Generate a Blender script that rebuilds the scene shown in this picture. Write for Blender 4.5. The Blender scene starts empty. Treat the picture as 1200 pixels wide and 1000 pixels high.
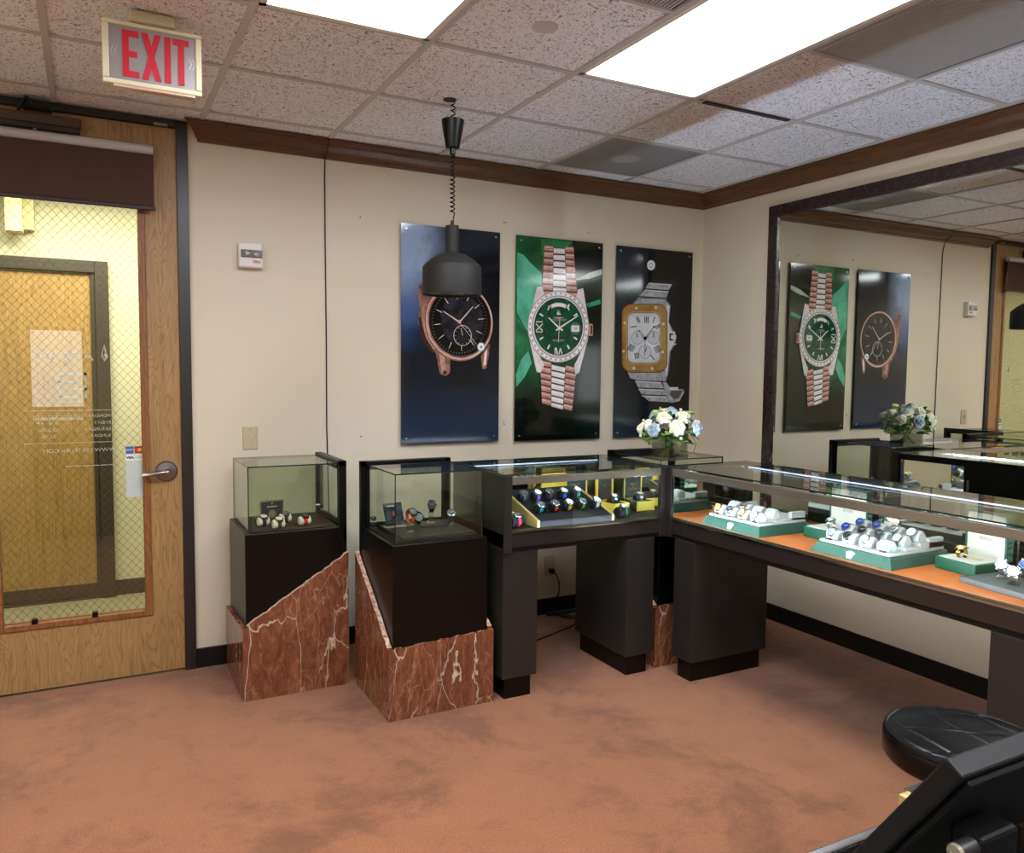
import bpy, bmesh, math, random
from mathutils import Vector, Matrix
random.seed(7)
S = bpy.context.scene
COL = S.collection
PI = math.pi
# ------------------------------------------------------------------ camera
RV = Vector((0.88398983, -0.46739662, 0.01011793)); UV = Vector((0.02344224, 0.0659308, 0.99754879))
FV = Vector((0.46691802, 0.8815858, -0.06923898)); CP = Vector((-3.6464, -4.1775, 1.5004)); FP = 931.22
cam = bpy.data.cameras.new('camera'); camo = bpy.data.objects.new('camera', cam); COL.objects.link(camo)
cam.sensor_width = 36; cam.lens = 36*FP/1200; cam.clip_start = 0.02
camo.matrix_world = Matrix.Translation(CP) @ Matrix((RV, UV, -FV)).transposed().to_4x4()
S.camera = camo
# ------------------------------------------------------------------ world, exposure
S.view_settings.view_transform = 'Standard'; S.view_settings.look = 'None'
S.view_settings.exposure = 0.66; S.view_settings.gamma = 1.0; S.view_settings.use_curve_mapping = False
S.cycles.max_bounces = 14; S.cycles.transparent_max_bounces = 32; S.cycles.glossy_bounces = 8
S.cycles.diffuse_bounces = 5; S.cycles.caustics_reflective = False; S.cycles.caustics_refractive = False
S.cycles.sample_clamp_indirect = 6
w = bpy.data.worlds.new('world'); S.world = w; w.use_nodes = True
w.node_tree.nodes['Background'].inputs[0].default_value = (0.9, 0.95, 1, 1)
w.node_tree.nodes['Background'].inputs[1].default_value = 2.5   # daylight behind the small rear window
PANEL = 14.0        # ceiling light diffusers
LEDS = 210.0       # front sill strips, facing up
LED = 56.0         # showcase light strips
HALL = 46.0        # corridor lamp (W)
H = 2.673

# ------------------------------------------------------------------ colours and materials
def lin(c):
    c = c.lstrip('#'); o = []
    for i in (0, 2, 4):
        v = int(c[i:i+2], 16)/255
        o.append(v/12.92 if v <= .04045 else ((v+.055)/1.055)**2.4)
    return (*o, 1)
class N:
    def __init__(s, name):
        s.m = bpy.data.materials.new(name); s.m.use_nodes = True; s.t = s.m.node_tree
        s.b = s.t.nodes['Principled BSDF']; s.out = s.t.nodes['Material Output']
    def n(s, ty, **k):
        q = s.t.nodes.new(ty)
        for a, v in k.items():
            if a in q.inputs: q.inputs[a].default_value = v
            else: setattr(q, a, v)
        return q
    def l(s, a, b): s.t.links.new(a, b)
    def coord(s, scale=(1, 1, 1), rot=(0, 0, 0), space='Object'):
        tc = s.n('ShaderNodeTexCoord'); mp = s.n('ShaderNodeMapping')
        mp.inputs['Scale'].default_value = scale; mp.inputs['Rotation'].default_value = rot
        s.l(tc.outputs[space], mp.inputs[0]); return mp.outputs[0]
    def noise(s, vec, scale, detail=4, rough=.5, dist=0):
        q = s.n('ShaderNodeTexNoise'); q.inputs['Scale'].default_value = scale; q.inputs['Detail'].default_value = detail
        q.inputs['Roughness'].default_value = rough; q.inputs['Distortion'].default_value = dist
        if vec: s.l(vec, q.inputs['Vector'])
        return q.outputs['Fac']
    def ramp(s, fac, stops, interp='LINEAR'):
        q = s.n('ShaderNodeValToRGB'); r = q.color_ramp; r.interpolation = interp
        while len(r.elements) < len(stops): r.elements.new(.5)
        for e, (p, c) in zip(r.elements, stops):
            e.position = p; e.color = lin(c) if isinstance(c, str) else (c, c, c, 1)
        s.l(fac, q.inputs[0]); return q.outputs[0]
    def mix(s, f, a, b, mode='MIX'):
        q = s.n('ShaderNodeMix', data_type='RGBA', blend_type=mode)
        for i, v in ((0, f), (6, a), (7, b)):
            if isinstance(v, (int, float)): q.inputs[i].default_value = v
            elif isinstance(v, str): q.inputs[i].default_value = lin(v)
            else: s.l(v, q.inputs[i])
        return q.outputs[2]
    def math(s, op, a, b=0):
        q = s.n('ShaderNodeMath', operation=op)
        for i, v in ((0, a), (1, b)):
            if isinstance(v, (int, float)): q.inputs[i].default_value = v
            else: s.l(v, q.inputs[i])
        return q.outputs[0]
    def set(s, col=None, rough=None, metal=None, spec=None, coat=None):
        for k, v in (('Base Color', col), ('Roughness', rough), ('Metallic', metal), ('Specular IOR Level', spec), ('Coat Weight', coat)):
            if v is None: continue
            if isinstance(v, str): s.b.inputs[k].default_value = lin(v)
            elif isinstance(v, (int, float)): s.b.inputs[k].default_value = v
            else: s.l(v, s.b.inputs[k])
        return s
    def bump(s, h, strength=.3, dist=.002):
        q = s.n('ShaderNodeBump'); q.inputs['Strength'].default_value = strength; q.inputs['Distance'].default_value = dist
        s.l(h, q.inputs['Height']); s.l(q.outputs[0], s.b.inputs['Normal']); return s
MC = {}
def pm(col, rough=.5, metal=0, spec=.5, name=None, coat=0):
    k = (col, rough, metal, spec, coat)
    if k not in MC:
        m = N(name or 'paint'); m.set(col, rough, metal, spec, coat)
        v = m.coord(); f = m.noise(v, 60, 2)       # slight unevenness so no surface is dead flat
        m.l(m.mix(1.0, m.ramp(f, [(0, .94), (1, 1.0)]), col, 'MULTIPLY'), m.b.inputs['Base Color'])
        MC[k] = m.m
    return MC[k]
def emit(col, st, name='light'):
    m = N(name); m.set(col, .6); m.b.inputs['Emission Color'].default_value = lin(col); m.b.inputs['Emission Strength'].default_value = st
    return m.m
def glassm(name, tint='#f2f8f4', refl=1.0, base=.04):
    m = N(name); t = m.n('ShaderNodeBsdfTransparent'); t.inputs[0].default_value = lin(tint)
    g = m.n('ShaderNodeBsdfGlossy'); g.inputs['Roughness'].default_value = 0.0
    lw = m.n('ShaderNodeLayerWeight'); lw.inputs[0].default_value = .5
    p = m.math('POWER', lw.outputs['Facing'], 5.0); q = m.math('MULTIPLY', p, .9*refl); q = m.math('ADD', q, base*refl)
    x = m.n('ShaderNodeMixShader'); m.l(q, x.inputs[0]); m.l(t.outputs[0], x.inputs[1]); m.l(g.outputs[0], x.inputs[2])
    m.l(x.outputs[0], m.out.inputs[0]); return m.m
def wood(name, c0, c1, c2, axis='z', scale=1.0, rough=.45, spec=.4, fig=.5):
    m = N(name); k = {'x': (1, 12, 12), 'y': (12, 1, 12), 'z': (12, 12, 1)}[axis]
    v = m.coord(tuple(a*scale for a in k)); f = m.noise(v, 1.3, 6, .62, 1.1)
    v2 = m.coord(tuple(a*scale*(1 if a == 1 else 9) for a in k)); g = m.noise(v2, 1.6, 3, .6, .2)
    v3 = m.coord(tuple(a*scale*(.9 if a == 1 else .5) for a in k)); n3 = m.noise(v3, 1.0, 2, .5, .3)
    rg = m.math('FRACT', m.math('MULTIPLY', n3, 26.0))
    c = m.ramp(f, [(.3, c0), (.48, c1), (.56, c0), (.66, c1), (.8, c2)])
    c = m.mix(.35, c, m.ramp(g, [(.35, c2), (.6, c0)]))
    c = m.mix(m.ramp(rg, [(0, fig), (.25, 0.0), (.8, 0.0), (1, fig)]), c, c2)
    m.set(c, rough, 0, spec); m.bump(g, .12, .001); return m.m

m = N('wall_vinyl'); v = m.coord(); f = m.noise(v, 1.1, 3); g = m.noise(v, 420, 2)
m.set(m.mix(.35, '#cfc5ad', m.ramp(f, [(.35, '#cbba98'), (.65, '#d1c9b8')])), .75, 0, .25).bump(g, .25, .0008); WALL = m.m
m = N('wall_vinyl_dim'); m.set('#bcae93', .8); CORR = None
m = N('carpet_pile'); v = m.coord(); a = m.noise(v, 2.3, 5, .6, .8); pt = m.noise(v, 1.05, 9, .72, .25); b = m.noise(v, 7, 6, .68, .5); g = m.noise(v, 170, 4, .75)
c = m.ramp(a, [(.3, '#744526'), (.44, '#8c5735'), (.7, '#9a623e')]); c = m.mix(.45, c, m.ramp(b, [(.33, '#5d341b'), (.44, '#8c5738'), (.8, '#9b6543')]))
c = m.mix(.45, c, m.ramp(g, [(.36, '#5a331b'), (.7, '#b07850')])); c = m.mix(m.ramp(pt, [(.40, 0.0), (.49, 1.0)]), m.mix(.62, c, '#5e3823'), c); m.set(c, .95, 0, .1); m.b.inputs['Sheen Weight'].default_value = .25
m.bump(m.mix(.5, g, b), .55, .006); CARPET = m.m
m = N('ceiling_tile_board'); v = m.coord((1, 1, 1)); vo = m.n('ShaderNodeTexNoise'); f = m.noise(v, 62, 4, .6, 2.0); g = m.noise(v, 200, 2, .6)
spots = m.ramp(f, [(.385, .0), (.44, 1.0)]); gg = m.ramp(g, [(.3, .75), (.45, 1.0)])
m.set(m.mix(spots, '#8f8886', m.mix(gg, '#dfe0e6', '#f5f6fb')), .9, 0, .15).bump(spots, .7, .003); TILE = m.m
GRID = pm('#c6c4c2', .45, 0, .4, 'grid_bar_paint')
CROWN = wood('crown_walnut', '#5c3a20', '#6f4a2b', '#3d2613', 'x', .9, .35)
CROWNY = wood('crown_walnut_side', '#5c3a20', '#6f4a2b', '#3d2613', 'y', .9, .35)
OAK = wood('door_oak', '#9c784a', '#ae8a58', '#6e4f2c', 'z', 1.5, .42)
OAKB = wood('glazing_bead_oak', '#83522a', '#966338', '#57330f', 'z', 1.2, .4)
OAKH = wood('corridor_door_oak', '#a3824f', '#b5935c', '#7a5a30', 'z', 1.2, .45)
DARKF = pm('#26211d', .35, 0, .5, 'bronze_frame'); BASEB = pm('#12100f', .4, 0, .4, 'black_vinyl_base')
m = N('marble_red'); v = m.coord((1, 1, .38)); d = m.n('ShaderNodeTexNoise'); m.l(v, d.inputs['Vector']); d.inputs['Scale'].default_value = 3.0; d.inputs['Detail'].default_value = 6
vv = m.n('ShaderNodeMix', data_type='VECTOR'); vv.inputs[0].default_value = .3; m.l(v, vv.inputs[4]); m.l(d.outputs['Color'], vv.inputs[5])
vo = m.n('ShaderNodeTexVoronoi', feature='DISTANCE_TO_EDGE'); vo.inputs['Scale'].default_value = 7.5; m.l(vv.outputs[1], vo.inputs['Vector'])
f = m.noise(v, 34, 6, .72, .8); g = m.noise(v, 4, 3); fade = m.ramp(g, [(.44, 1.0), (.56, 0.0)])
c = m.ramp(f, [(.28, '#4e2b1b'), (.46, '#6e4029'), (.58, '#7d4c32'), (.72, '#a0694a')]); vn = m.ramp(vo.outputs['Distance'], [(0, 0.0), (.013, 1.0)])
vn = m.mix(1.0, vn, fade, 'LIGHTEN')
vo2 = m.n('ShaderNodeTexVoronoi', feature='DISTANCE_TO_EDGE'); vo2.inputs['Scale'].default_value = 21; m.l(vv.outputs[1], vo2.inputs['Vector'])
v2 = m.mix(1.0, m.ramp(vo2.outputs['Distance'], [(0, .45), (.03, 1.0)]), m.ramp(g, [(.4, 0.0), (.55, 1.0)]), 'LIGHTEN')
c = m.mix(v2, '#a88670', c); c = m.mix(vn, '#cdbba0', c); m.set(c, .16, 0, .5); MARBLE = m.m
m = N('marble_broken_edge'); v = m.coord(); f = m.noise(v, 60, 4); m.set(m.ramp(f, [(.35, '#8d5c46'), (.6, '#c7ad96')]), .8).bump(f, .6, .004); MEDGE = m.m
BLACKL = pm('#070504', .3, 0, .28, 'black_laminate'); BLACKM = pm('#100e0d', .6, 0, .3, 'black_matte'); DECKB = pm('#14120f', .55, 0, .3, 'black_display_deck')
GREYL = pm('#2d2a27', .32, .2, .4, 'graphite_laminate'); BRUSH = pm('#aaa396', .24, .85, .5, 'brushed_rail')
APRON = pm('#332d2a', .16, .3, .5, 'graphite_apron')
DECKW = wood('deck_cherry', '#b5703a', '#c27c42', '#9a5a28', 'y', .9, .35)
GLASS = glassm('clear_glass', '#f7faf5'); GLASSD = glassm('door_glass', '#f4f6ec', 1.3); VASEG = glassm('vase_glass', '#eceeec', 1.5, .06); ACRY = glassm('acrylic', '#e6ece8', 1.8, .1)
GEDGE = pm('#1d2b26', .15, 0, .6, 'glass_edge'); MIRROR = N('mirror_silver'); MIRROR.set('#e3e6df', 0.0, 1.0); MIRROR = MIRROR.m
m = N('mirror_frame_speckled'); v = m.coord(); f = m.noise(v, 45, 4, .7); m.set(m.ramp(f, [(.4, '#1e1513'), (.62, '#382521'), (.75, '#5a4038')]), .25); MFRAME = m.m
CHROME = pm('#c9c9c9', .15, 1, .5, 'chrome'); NICKEL = pm('#9b9893', .28, 1, .5, 'satin_nickel')
GREENL = pm('#183c2e', .5, 0, .4, 'green_leather'); GREEND = pm('#0b4d38', .4, 0, .4, 'green_box'); CREAM = pm('#c4c1b5', .6, 0, .3, 'cream_leather')
YELLOW = pm('#e3ca4e', .45, 0, .4, 'yellow_box'); GOLD = pm('#b8975a', .25, 1, .5, 'gold'); ROSE = pm('#b5765c', .25, 1, .5, 'rose_gold'); STEEL = pm('#b9bcc0', .22, 1, .5, 'steel')
LEATHER = N('black_leather'); v = LEATHER.coord(); LEATHER.set('#050506', .3, 0, .25).bump(LEATHER.noise(v, 300, 3), .2, .0006); LEATHER = LEATHER.m

# ------------------------------------------------------------------ mesh building
class MB:
    def __init__(s): s.v = []; s.f = []; s.m = []; s.T = Matrix()
    def add(s, vs, fs, mi=0):
        o = len(s.v); s.v += [tuple(s.T @ Vector(p)) for p in vs]; s.f += [tuple(i+o for i in f) for f in fs]; s.m += [mi]*len(fs); return s
    def box(s, x0, x1, y0, y1, z0, z1, mi=0):
        return s.add([(x0, y0, z0), (x1, y0, z0), (x1, y1, z0), (x0, y1, z0), (x0, y0, z1), (x1, y0, z1), (x1, y1, z1), (x0, y1, z1)],
                     [(0, 3, 2, 1), (4, 5, 6, 7), (0, 1, 5, 4), (1, 2, 6, 5), (2, 3, 7, 6), (3, 0, 4, 7)], mi)
    def pane(s, x0, x1, y0, y1, z0, z1):            # faces 0 = glass, thin edges = 1
        d = (x1-x0, y1-y0, z1-z0); t = d.index(min(d)); s.box(x0, x1, y0, y1, z0, z1)
        big = {0: (3, 5), 1: (2, 4), 2: (0, 1)}[t]; n = len(s.m)-6
        for i in range(6): s.m[n+i] = 0 if i in big else 1
        return s
    def prism(s, pts, a, b, axis='z', mi=0, cap=None):
        def P(p, h): return {'z': (p[0], p[1], h), 'y': (p[0], h, p[1]), 'x': (h, p[0], p[1])}[axis]
        n = len(pts); vs = [P(p, a) for p in pts]+[P(p, b) for p in pts]
        s.add(vs, [(i, (i+1) % n, (i+1) % n+n, i+n) for i in range(n)], mi)
        return s.add(vs, [tuple(range(n))[::-1], tuple(range(n, 2*n))], mi if cap is None else cap)
    def lathe(s, prof, seg=24, c=(0, 0, 0), axis='z', mi=0, ph=0):
        def P(r, h, t):
            a, b = r*math.cos(t), r*math.sin(t)
            return {'z': (c[0]+a, c[1]+b, c[2]+h), 'y': (c[0]+a, c[1]+h, c[2]+b), 'x': (c[0]+h, c[1]+a, c[2]+b)}[axis]
        vs = [P(r, h, ph+2*PI*j/seg) for r, h in prof for j in range(seg)]; n = len(prof)
        fs = [(i*seg+j, i*seg+(j+1) % seg, (i+1)*seg+(j+1) % seg, (i+1)*seg+j) for i in range(n-1) for j in range(seg)]
        if prof[0][0] > 1e-6: fs.append(tuple(range(seg))[::-1])
        if prof[-1][0] > 1e-6: fs.append(tuple((n-1)*seg+j for j in range(seg)))
        return s.add(vs, fs, mi)
    def cyl(s, c, r, h, axis='z', seg=20, mi=0): return s.lathe([(r, 0), (r, h)], seg, c, axis, mi)
    def tube(s, pts, r, seg=8, mi=0):
        pts = [Vector(p) for p in pts]; vs = []; up = Vector((0, 0, 1)); n = len(pts)
        for i, p in enumerate(pts):
            d = (pts[min(i+1, n-1)]-pts[max(i-1, 0)]).normalized()
            a = d.cross(up if abs(d.z) < .95 else Vector((0, 1, 0))).normalized(); b = d.cross(a)
            vs += [tuple(p+(a*math.cos(2*PI*j/seg)+b*math.sin(2*PI*j/seg))*r) for j in range(seg)]
        return s.add(vs, [(i*seg+j, i*seg+(j+1) % seg, (i+1)*seg+(j+1) % seg, (i+1)*seg+j) for i in range(n-1) for j in range(seg)]+[tuple(range(seg))[::-1], tuple((n-1)*seg+j for j in range(seg))], mi)
    def build(s, name, mats, parent=None, smooth=False, bevel=0, kind=None, label=None, loc=None, rot=None):
        me = bpy.data.meshes.new(name); me.from_pydata(s.v, [], s.f)
        for q in (mats if isinstance(mats, (list, tuple)) else [mats]): me.materials.append(q)
        me.polygons.foreach_set('material_index', s.m)
        bm = bmesh.new(); bm.from_mesh(me); bmesh.ops.recalc_face_normals(bm, faces=bm.faces); bm.to_mesh(me); bm.free()
        if smooth:
            me.polygons.foreach_set('use_smooth', [True]*len(me.polygons)); me.set_sharp_from_angle(angle=math.radians(38))
        me.update(); o = bpy.data.objects.new(name, me); COL.objects.link(o)
        if bevel:
            b = o.modifiers.new('bevel', 'BEVEL'); b.width = bevel; b.segments = 2; b.limit_method = 'ANGLE'
        if parent: o.parent = parent
        if kind: o['kind'] = kind
        if label: o['label'] = label
        if loc: o.location = loc
        if rot: o.rotation_euler = rot
        return o
def tag(o, label, cat, group=None):
    o['label'] = label; o['category'] = cat
    if group: o['group'] = group
    return o
def thing(name, label, cat, loc=(0, 0, 0), rz=0, group=None):
    o = bpy.data.objects.new(name, None); COL.objects.link(o); o.location = loc; o.rotation_euler = (0, 0, rz); o.empty_display_size = .05
    return tag(o, label, cat, group)
def B(*a): return MB().box(*a)
def dup(root, loc, rz, label=None, group=None):
    r = root.copy(); COL.objects.link(r); r.location = loc; r.rotation_euler = (0, 0, rz)
    if label: r['label'] = label
    if group: r['group'] = group
    for ch in list(root.children):
        c = ch.copy(); COL.objects.link(c); c.parent = r
        for g in ch.children:
            d = g.copy(); COL.objects.link(d); d.parent = c
    return r
def text(name, body, size, loc, rot, mt, parent, extrude=.0004, align='CENTER', sx=1.0, bold=0):
    cu = bpy.data.curves.new(name, 'FONT'); cu.body = body; cu.size = size; cu.extrude = extrude; cu.align_x = align; cu.align_y = 'CENTER'; cu.offset = bold
    cu.materials.append(mt); q_ = bpy.data.objects.new(name, cu); me = bpy.data.meshes.new_from_object(q_); bpy.data.objects.remove(q_); me.name = name
    if not me.materials: me.materials.append(mt)
    o = bpy.data.objects.new(name, me); COL.objects.link(o); o.location = loc; o.rotation_euler = rot; o.scale = (sx, 1, 1)
    if parent: o.parent = parent
    return o

# ------------------------------------------------------------------ room shell
XL, YB = -5.4, -7.4
B(XL, .12, YB, 0.0, -.1, 0).build('floor', CARPET, kind='structure')
wb = MB(); wb.box(-3.212, .12, 0, .12, 0, H+.05); wb.box(XL-.1, -4.232, 0, .12, 0, H+.05); wb.box(-4.232, -3.212, 0, .12, H+.002, H+.05)
wb.build('wall_back', WALL, kind='structure')
B(0, .12, YB, 0, 0, H+.05).build('wall_right', WALL, kind='structure')
B(XL-.1, XL, YB, 0, 0, H+.05).build('wall_left', WALL, kind='structure')
rw_ = MB(); rw_.box(XL-.1, -4.35, YB-.1, YB, 0, H+.05); rw_.box(-3.7, .12, YB-.1, YB, 0, H+.05); rw_.box(-4.35, -3.7, YB-.1, YB, 0, .95); rw_.box(-4.35, -3.7, YB-.1, YB, 2.0, H+.05)
rw_.build('wall_rear', WALL, kind='structure')
wf = MB(); wf.box(-4.35, -4.31, YB-.08, YB-.02, .95, 2.0); wf.box(-3.74, -3.7, YB-.08, YB-.02, .95, 2.0); wf.box(-4.31, -3.74, YB-.08, YB-.02, .95, .99); wf.box(-4.31, -3.74, YB-.08, YB-.02, 1.96, 2.0)
wf.build('window_1', pm('#26211d', .35), kind='structure')
B(-3.212, 0, -.012, 0, 0, .1).build('baseboard_back', BASEB, kind='structure', bevel=.004)
B(-.012, 0, YB, 0, 0, .1).build('baseboard_right', BASEB, kind='structure', bevel=.004)
# ceiling: plenum slab, grid bars, lay-in tiles
CX = lambda i: -.1034-.61*i
CY = lambda j: -.2175-.61*j
ceil = B(XL-.1, .12, YB-.1, .12, H+.05, H+.1).build('ceiling', pm('#4a4643', .9), kind='structure')
xs = [0.0]+[CX(i) for i in range(0, 9)]+[XL]; ys = [0.0]+[CY(j) for j in range(0, 12)]+[YB]
special = {}          # (column, row) cells without a tile
L1 = [(5, 3), (5, 4), (3, 3), (3, 4), (5, 7), (5, 8), (3, 7), (3, 8), (8, 3), (8, 4), (8, 7), (8, 8)]
VENTS = [(2, 1), (2, 4), (4, 4)]
skip = set(L1) | set(VENTS)
for x in xs[1:-1]:
    B(x-.012, x+.012, YB, 0, H-.001, H+.03).build('grid_bar', GRID, ceil)
for q_, y in enumerate(ys[1:-1]):
    mb = MB()
    for i in range(len(xs)-1):
        if (i, q_) in L1 and (i, q_+1) in L1: continue
        mb.box(xs[i+1]+.012, xs[i]-.012, y-.012, y+.012, H, H+.03)
    mb.build('grid_bar', GRID, ceil)
tile_mesh = {}
for i in range(len(xs)-1):
    for j in range(len(ys)-1):
        if (i, j) in skip: continue
        x1, x0, y1, y0 = xs[i], xs[i+1], ys[j], ys[j+1]
        wd, dp = round(x1-x0-.016, 3), round(y1-y0-.016, 3)
        if (wd, dp) not in tile_mesh:
            o = MB().box(-wd/2, wd/2, -dp/2, dp/2, 0, .018).build('ceiling_tile', TILE, ceil); tile_mesh[(wd, dp)] = o.data
        else:
            o = bpy.data.objects.new('ceiling_tile', tile_mesh[(wd, dp)]); COL.objects.link(o); o.parent = ceil
        o.location = ((x0+x1)/2, (y0+y1)/2, H+.006)
        o.rotation_euler = (0, 0, PI*((i*3+j*5) % 2))
slot = B(CX(1)-.56, CX(1)-.05, CY(2)-.014, CY(2)+.012, H-.003, H+.002).build('air_slot', pm('#0c0b0a', .6), ceil)
# crown moulding, swept with a mitre in the corner and an outward mitred end by the door
prof = [(0, 2.588), (.008, 2.588), (.012, 2.60), (.022, 2.606), (.028, 2.622), (.045, 2.645), (.066, 2.655), (.07, 2.664), (.085, 2.668), (.085, H), (0, H)]
n = len(prof); mb = MB(); mb.add([(-3.16-.85*d, -d, z) for d, z in prof]+[(-d, -d, z) for d, z in prof], [(i, (i+1) % n, (i+1) % n+n, i+n) for i in range(n)]+[tuple(range(n)), tuple(range(n, 2*n))])
mb.build('trim_1', CROWN, kind='structure')
mb = MB(); mb.add([(-d, YB, z) for d, z in prof]+[(-d, -d, z) for d, z in prof], [(i, (i+1) % n, (i+1) % n+n, i+n) for i in range(n)]+[tuple(range(n)), tuple(range(n, 2*n))])
mb.build('trim_2', CROWNY, kind='structure')

# ceiling lights
DIFF = emit('#f1f5ff', PANEL, 'light_diffuser')
FIXT = pm('#e8e4d6', .4, 0, .4, 'fixture_frame')
def light(ci, j0, label):
    x1, x0, y1, y0 = CX(ci-1)-.012, CX(ci)+.012, CY(j0-1)-.012, CY(j0+1)+.012
    t = thing('ceiling_light', label, 'light', ((x0+x1)/2, (y0+y1)/2, H), 0, 'recessed ceiling light panels'); w_, d_ = (x1-x0)/2, (y1-y0)/2
    B(-w_+.02, w_-.02, -d_+.02, d_-.02, .004, .01).build('diffuser', DIFF, t)
    f = MB(); f.box(-w_, w_, -d_, -d_+.022, -.003, .03); f.box(-w_, w_, d_-.022, d_, -.003, .03); f.box(-w_, -w_+.022, -d_, d_, -.003, .03); f.box(w_-.022, w_, -d_, d_, -.003, .03)
    f.build('fixture_frame', FIXT, t)
light(5, 3, 'long white ceiling light panel nearer the exit sign, cut off at the top edge')
light(3, 3, 'big bright ceiling light panel in the middle of the ceiling, nearer the mirror wall')
for a, b in (((5, 7), 'unseen ceiling fill light panel behind the viewer, on the door side'), ((3, 7), 'unseen ceiling fill light panel behind the viewer, on the mirror side'), ((8, 3), 'unseen ceiling fill light panel at the left wall, level with the exit sign'), ((8, 7), 'unseen ceiling fill light panel at the left wall, furthest from the posters')): light(*a, b)  # panels out of view, put in as fill light for the room

# perforated vents
m = N('vent_perforated'); v = m.coord((1, 1, 1)); vo = m.n('ShaderNodeTexVoronoi'); vo.inputs['Scale'].default_value = 105; vo.inputs['Randomness'].default_value = 0; m.l(v, vo.inputs['Vector'])
h = m.ramp(vo.outputs['Distance'], [(.28, 0.0), (.4, 1.0)]); m.set(m.mix(h, '#3c3b3c', '#a3a2a5'), .5).bump(h, .5, .002); VENTM = m.m
RIB = pm('#d2d0d3', .4, .3, .5, 'vent_rib')
def vent(ci, cj, kind, label):
    cx, cy = (CX(ci-1)+CX(ci))/2, (CY(cj-1)+CY(cj))/2
    t = thing('ceiling_vent', label, 'vent', (cx, cy, H))
    B(-.29, .29, -.29, .29, .0, .006).build('face_plate', VENTM if kind == 0 else pm('#4a494d', .6), t)
    f = MB(); f.box(-.293, .293, -.293, -.28, -.003, .02); f.box(-.293, .293, .28, .293, -.003, .02); f.box(-.293, -.28, -.28, .28, -.003, .02); f.box(.28, .293, -.28, .28, -.003, .02)
    f.build('vent_frame', pm('#9a979a', .4), t)
    if kind == 1:
        r = MB()
        for k in range(41): x = -.276+k*.0135; r.box(x, x+.006, -.28, .28, -.003, .001)
        r.build('rib', RIB, t, kind='stuff')
    if kind == 0:
        MB().lathe([(.0, -.004), (.07, -.003), (.1, .0), (.1, .004)], 24).build('baffle', VENTM, t, smooth=True)
vent(2, 1, 0, 'smooth grey perforated ceiling vent beside the crown moulding above the third poster')
vent(2, 4, 1, 'dark ribbed ceiling vent at the top right beside the bright panel')
vent(4, 4, 1, 'dark ribbed vent between the two ceiling lights, cut off at the top edge')
tag(MB().lathe([(.045, 0), (.045, -.004), (.04, -.007), (.0, -.008)], 32).build('sprinkler_cover', pm('#d0c9c9', .5), smooth=True, loc=(-2.245, -1.742, H+.006)), 'flat round white cover plate in the tile between the two ceiling lights', 'cover plate')

# ------------------------------------------------------------------ door
dr = bpy.data.objects.new('door_1', None); COL.objects.link(dr); dr['kind'] = 'structure'; dr.location = (-3.72, 0, 0)
def D(mb, name, mt, par=dr, **k):
    o = mb.build(name, mt, **k); o.parent = par
    o.matrix_parent_inverse = Matrix.Translation((3.72, 0, 0)); return o
fr = MB(); fr.box(-3.264, -3.212, -.018, .12, 0, H); fr.box(-4.232, -4.18, -.018, .12, 0, H); fr.box(-4.18, -3.264, -.018, .12, 2.638, H)
D(fr, 'door_frame', DARKF, bevel=.003)
y0, y1 = -.004, .04
for nm, a in (('door_stile', (-3.42, -3.264, y0, y1, .012, 2.634)), ('door_stile', (-4.176, -4.04, y0, y1, .012, 2.634)), ('door_rail', (-4.04, -3.42, y0, y1, .012, .30)), ('door_rail', (-4.04, -3.42, y0, y1, 2.40, 2.634))):
    D(B(*a), nm, OAK)
for a in ((-3.437, -3.405, -.012, .045, .297, 2.42), (-4.055, -4.022, -.012, .045, .297, 2.42), (-4.022, -3.437, -.012, .045, .297, .327)):
    D(B(*a), 'glazing_bead', OAKB, bevel=.004)
D(MB().pane(-4.022, -3.437, .016, .022, .327, 2.42), 'door_glass', [GLASSD, GEDGE])
wr = MB()
def clipline(x, z, sx):      # wire at 45 degrees clipped to the glass
    a0, a1, b0, b1 = -4.022, -3.437, .327, 2.42
    t0, t1 = -9, 9
    for p, d, lo, hi in ((x, sx, a0, a1), (z, 1.12, b0, b1)):
        u, v_ = (lo-p)/d, (hi-p)/d; t0 = max(t0, min(u, v_)); t1 = min(t1, max(u, v_))
    return None if t1 <= t0+.002 else ((x+sx*t0, z+1.12*t0), (x+sx*t1, z+1.12*t1))
for s_ in (-1, 1):
    for k in range(-80, 100):
        r = clipline(-3.73, .3+k*.041, s_)
        if r:
            (xa, za), (xb, zb) = r; d = Vector((xb-xa, zb-za)).normalized()*.0008; nx, nz = -d.y, d.x
            wr.add([(xa+nx, .0195, za+nz), (xa-nx, .0195, za-nz), (xb-nx, .0195, zb-nz), (xb+nx, .0195, zb+nz), (xa, .0187, za), (xb, .0187, zb)], [(0, 1, 2, 3), (0, 4, 5, 3), (1, 4, 5, 2)])
D(wr, 'glass_wire_mesh', pm('#5f583f', .45, .5), kind='stuff')
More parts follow.
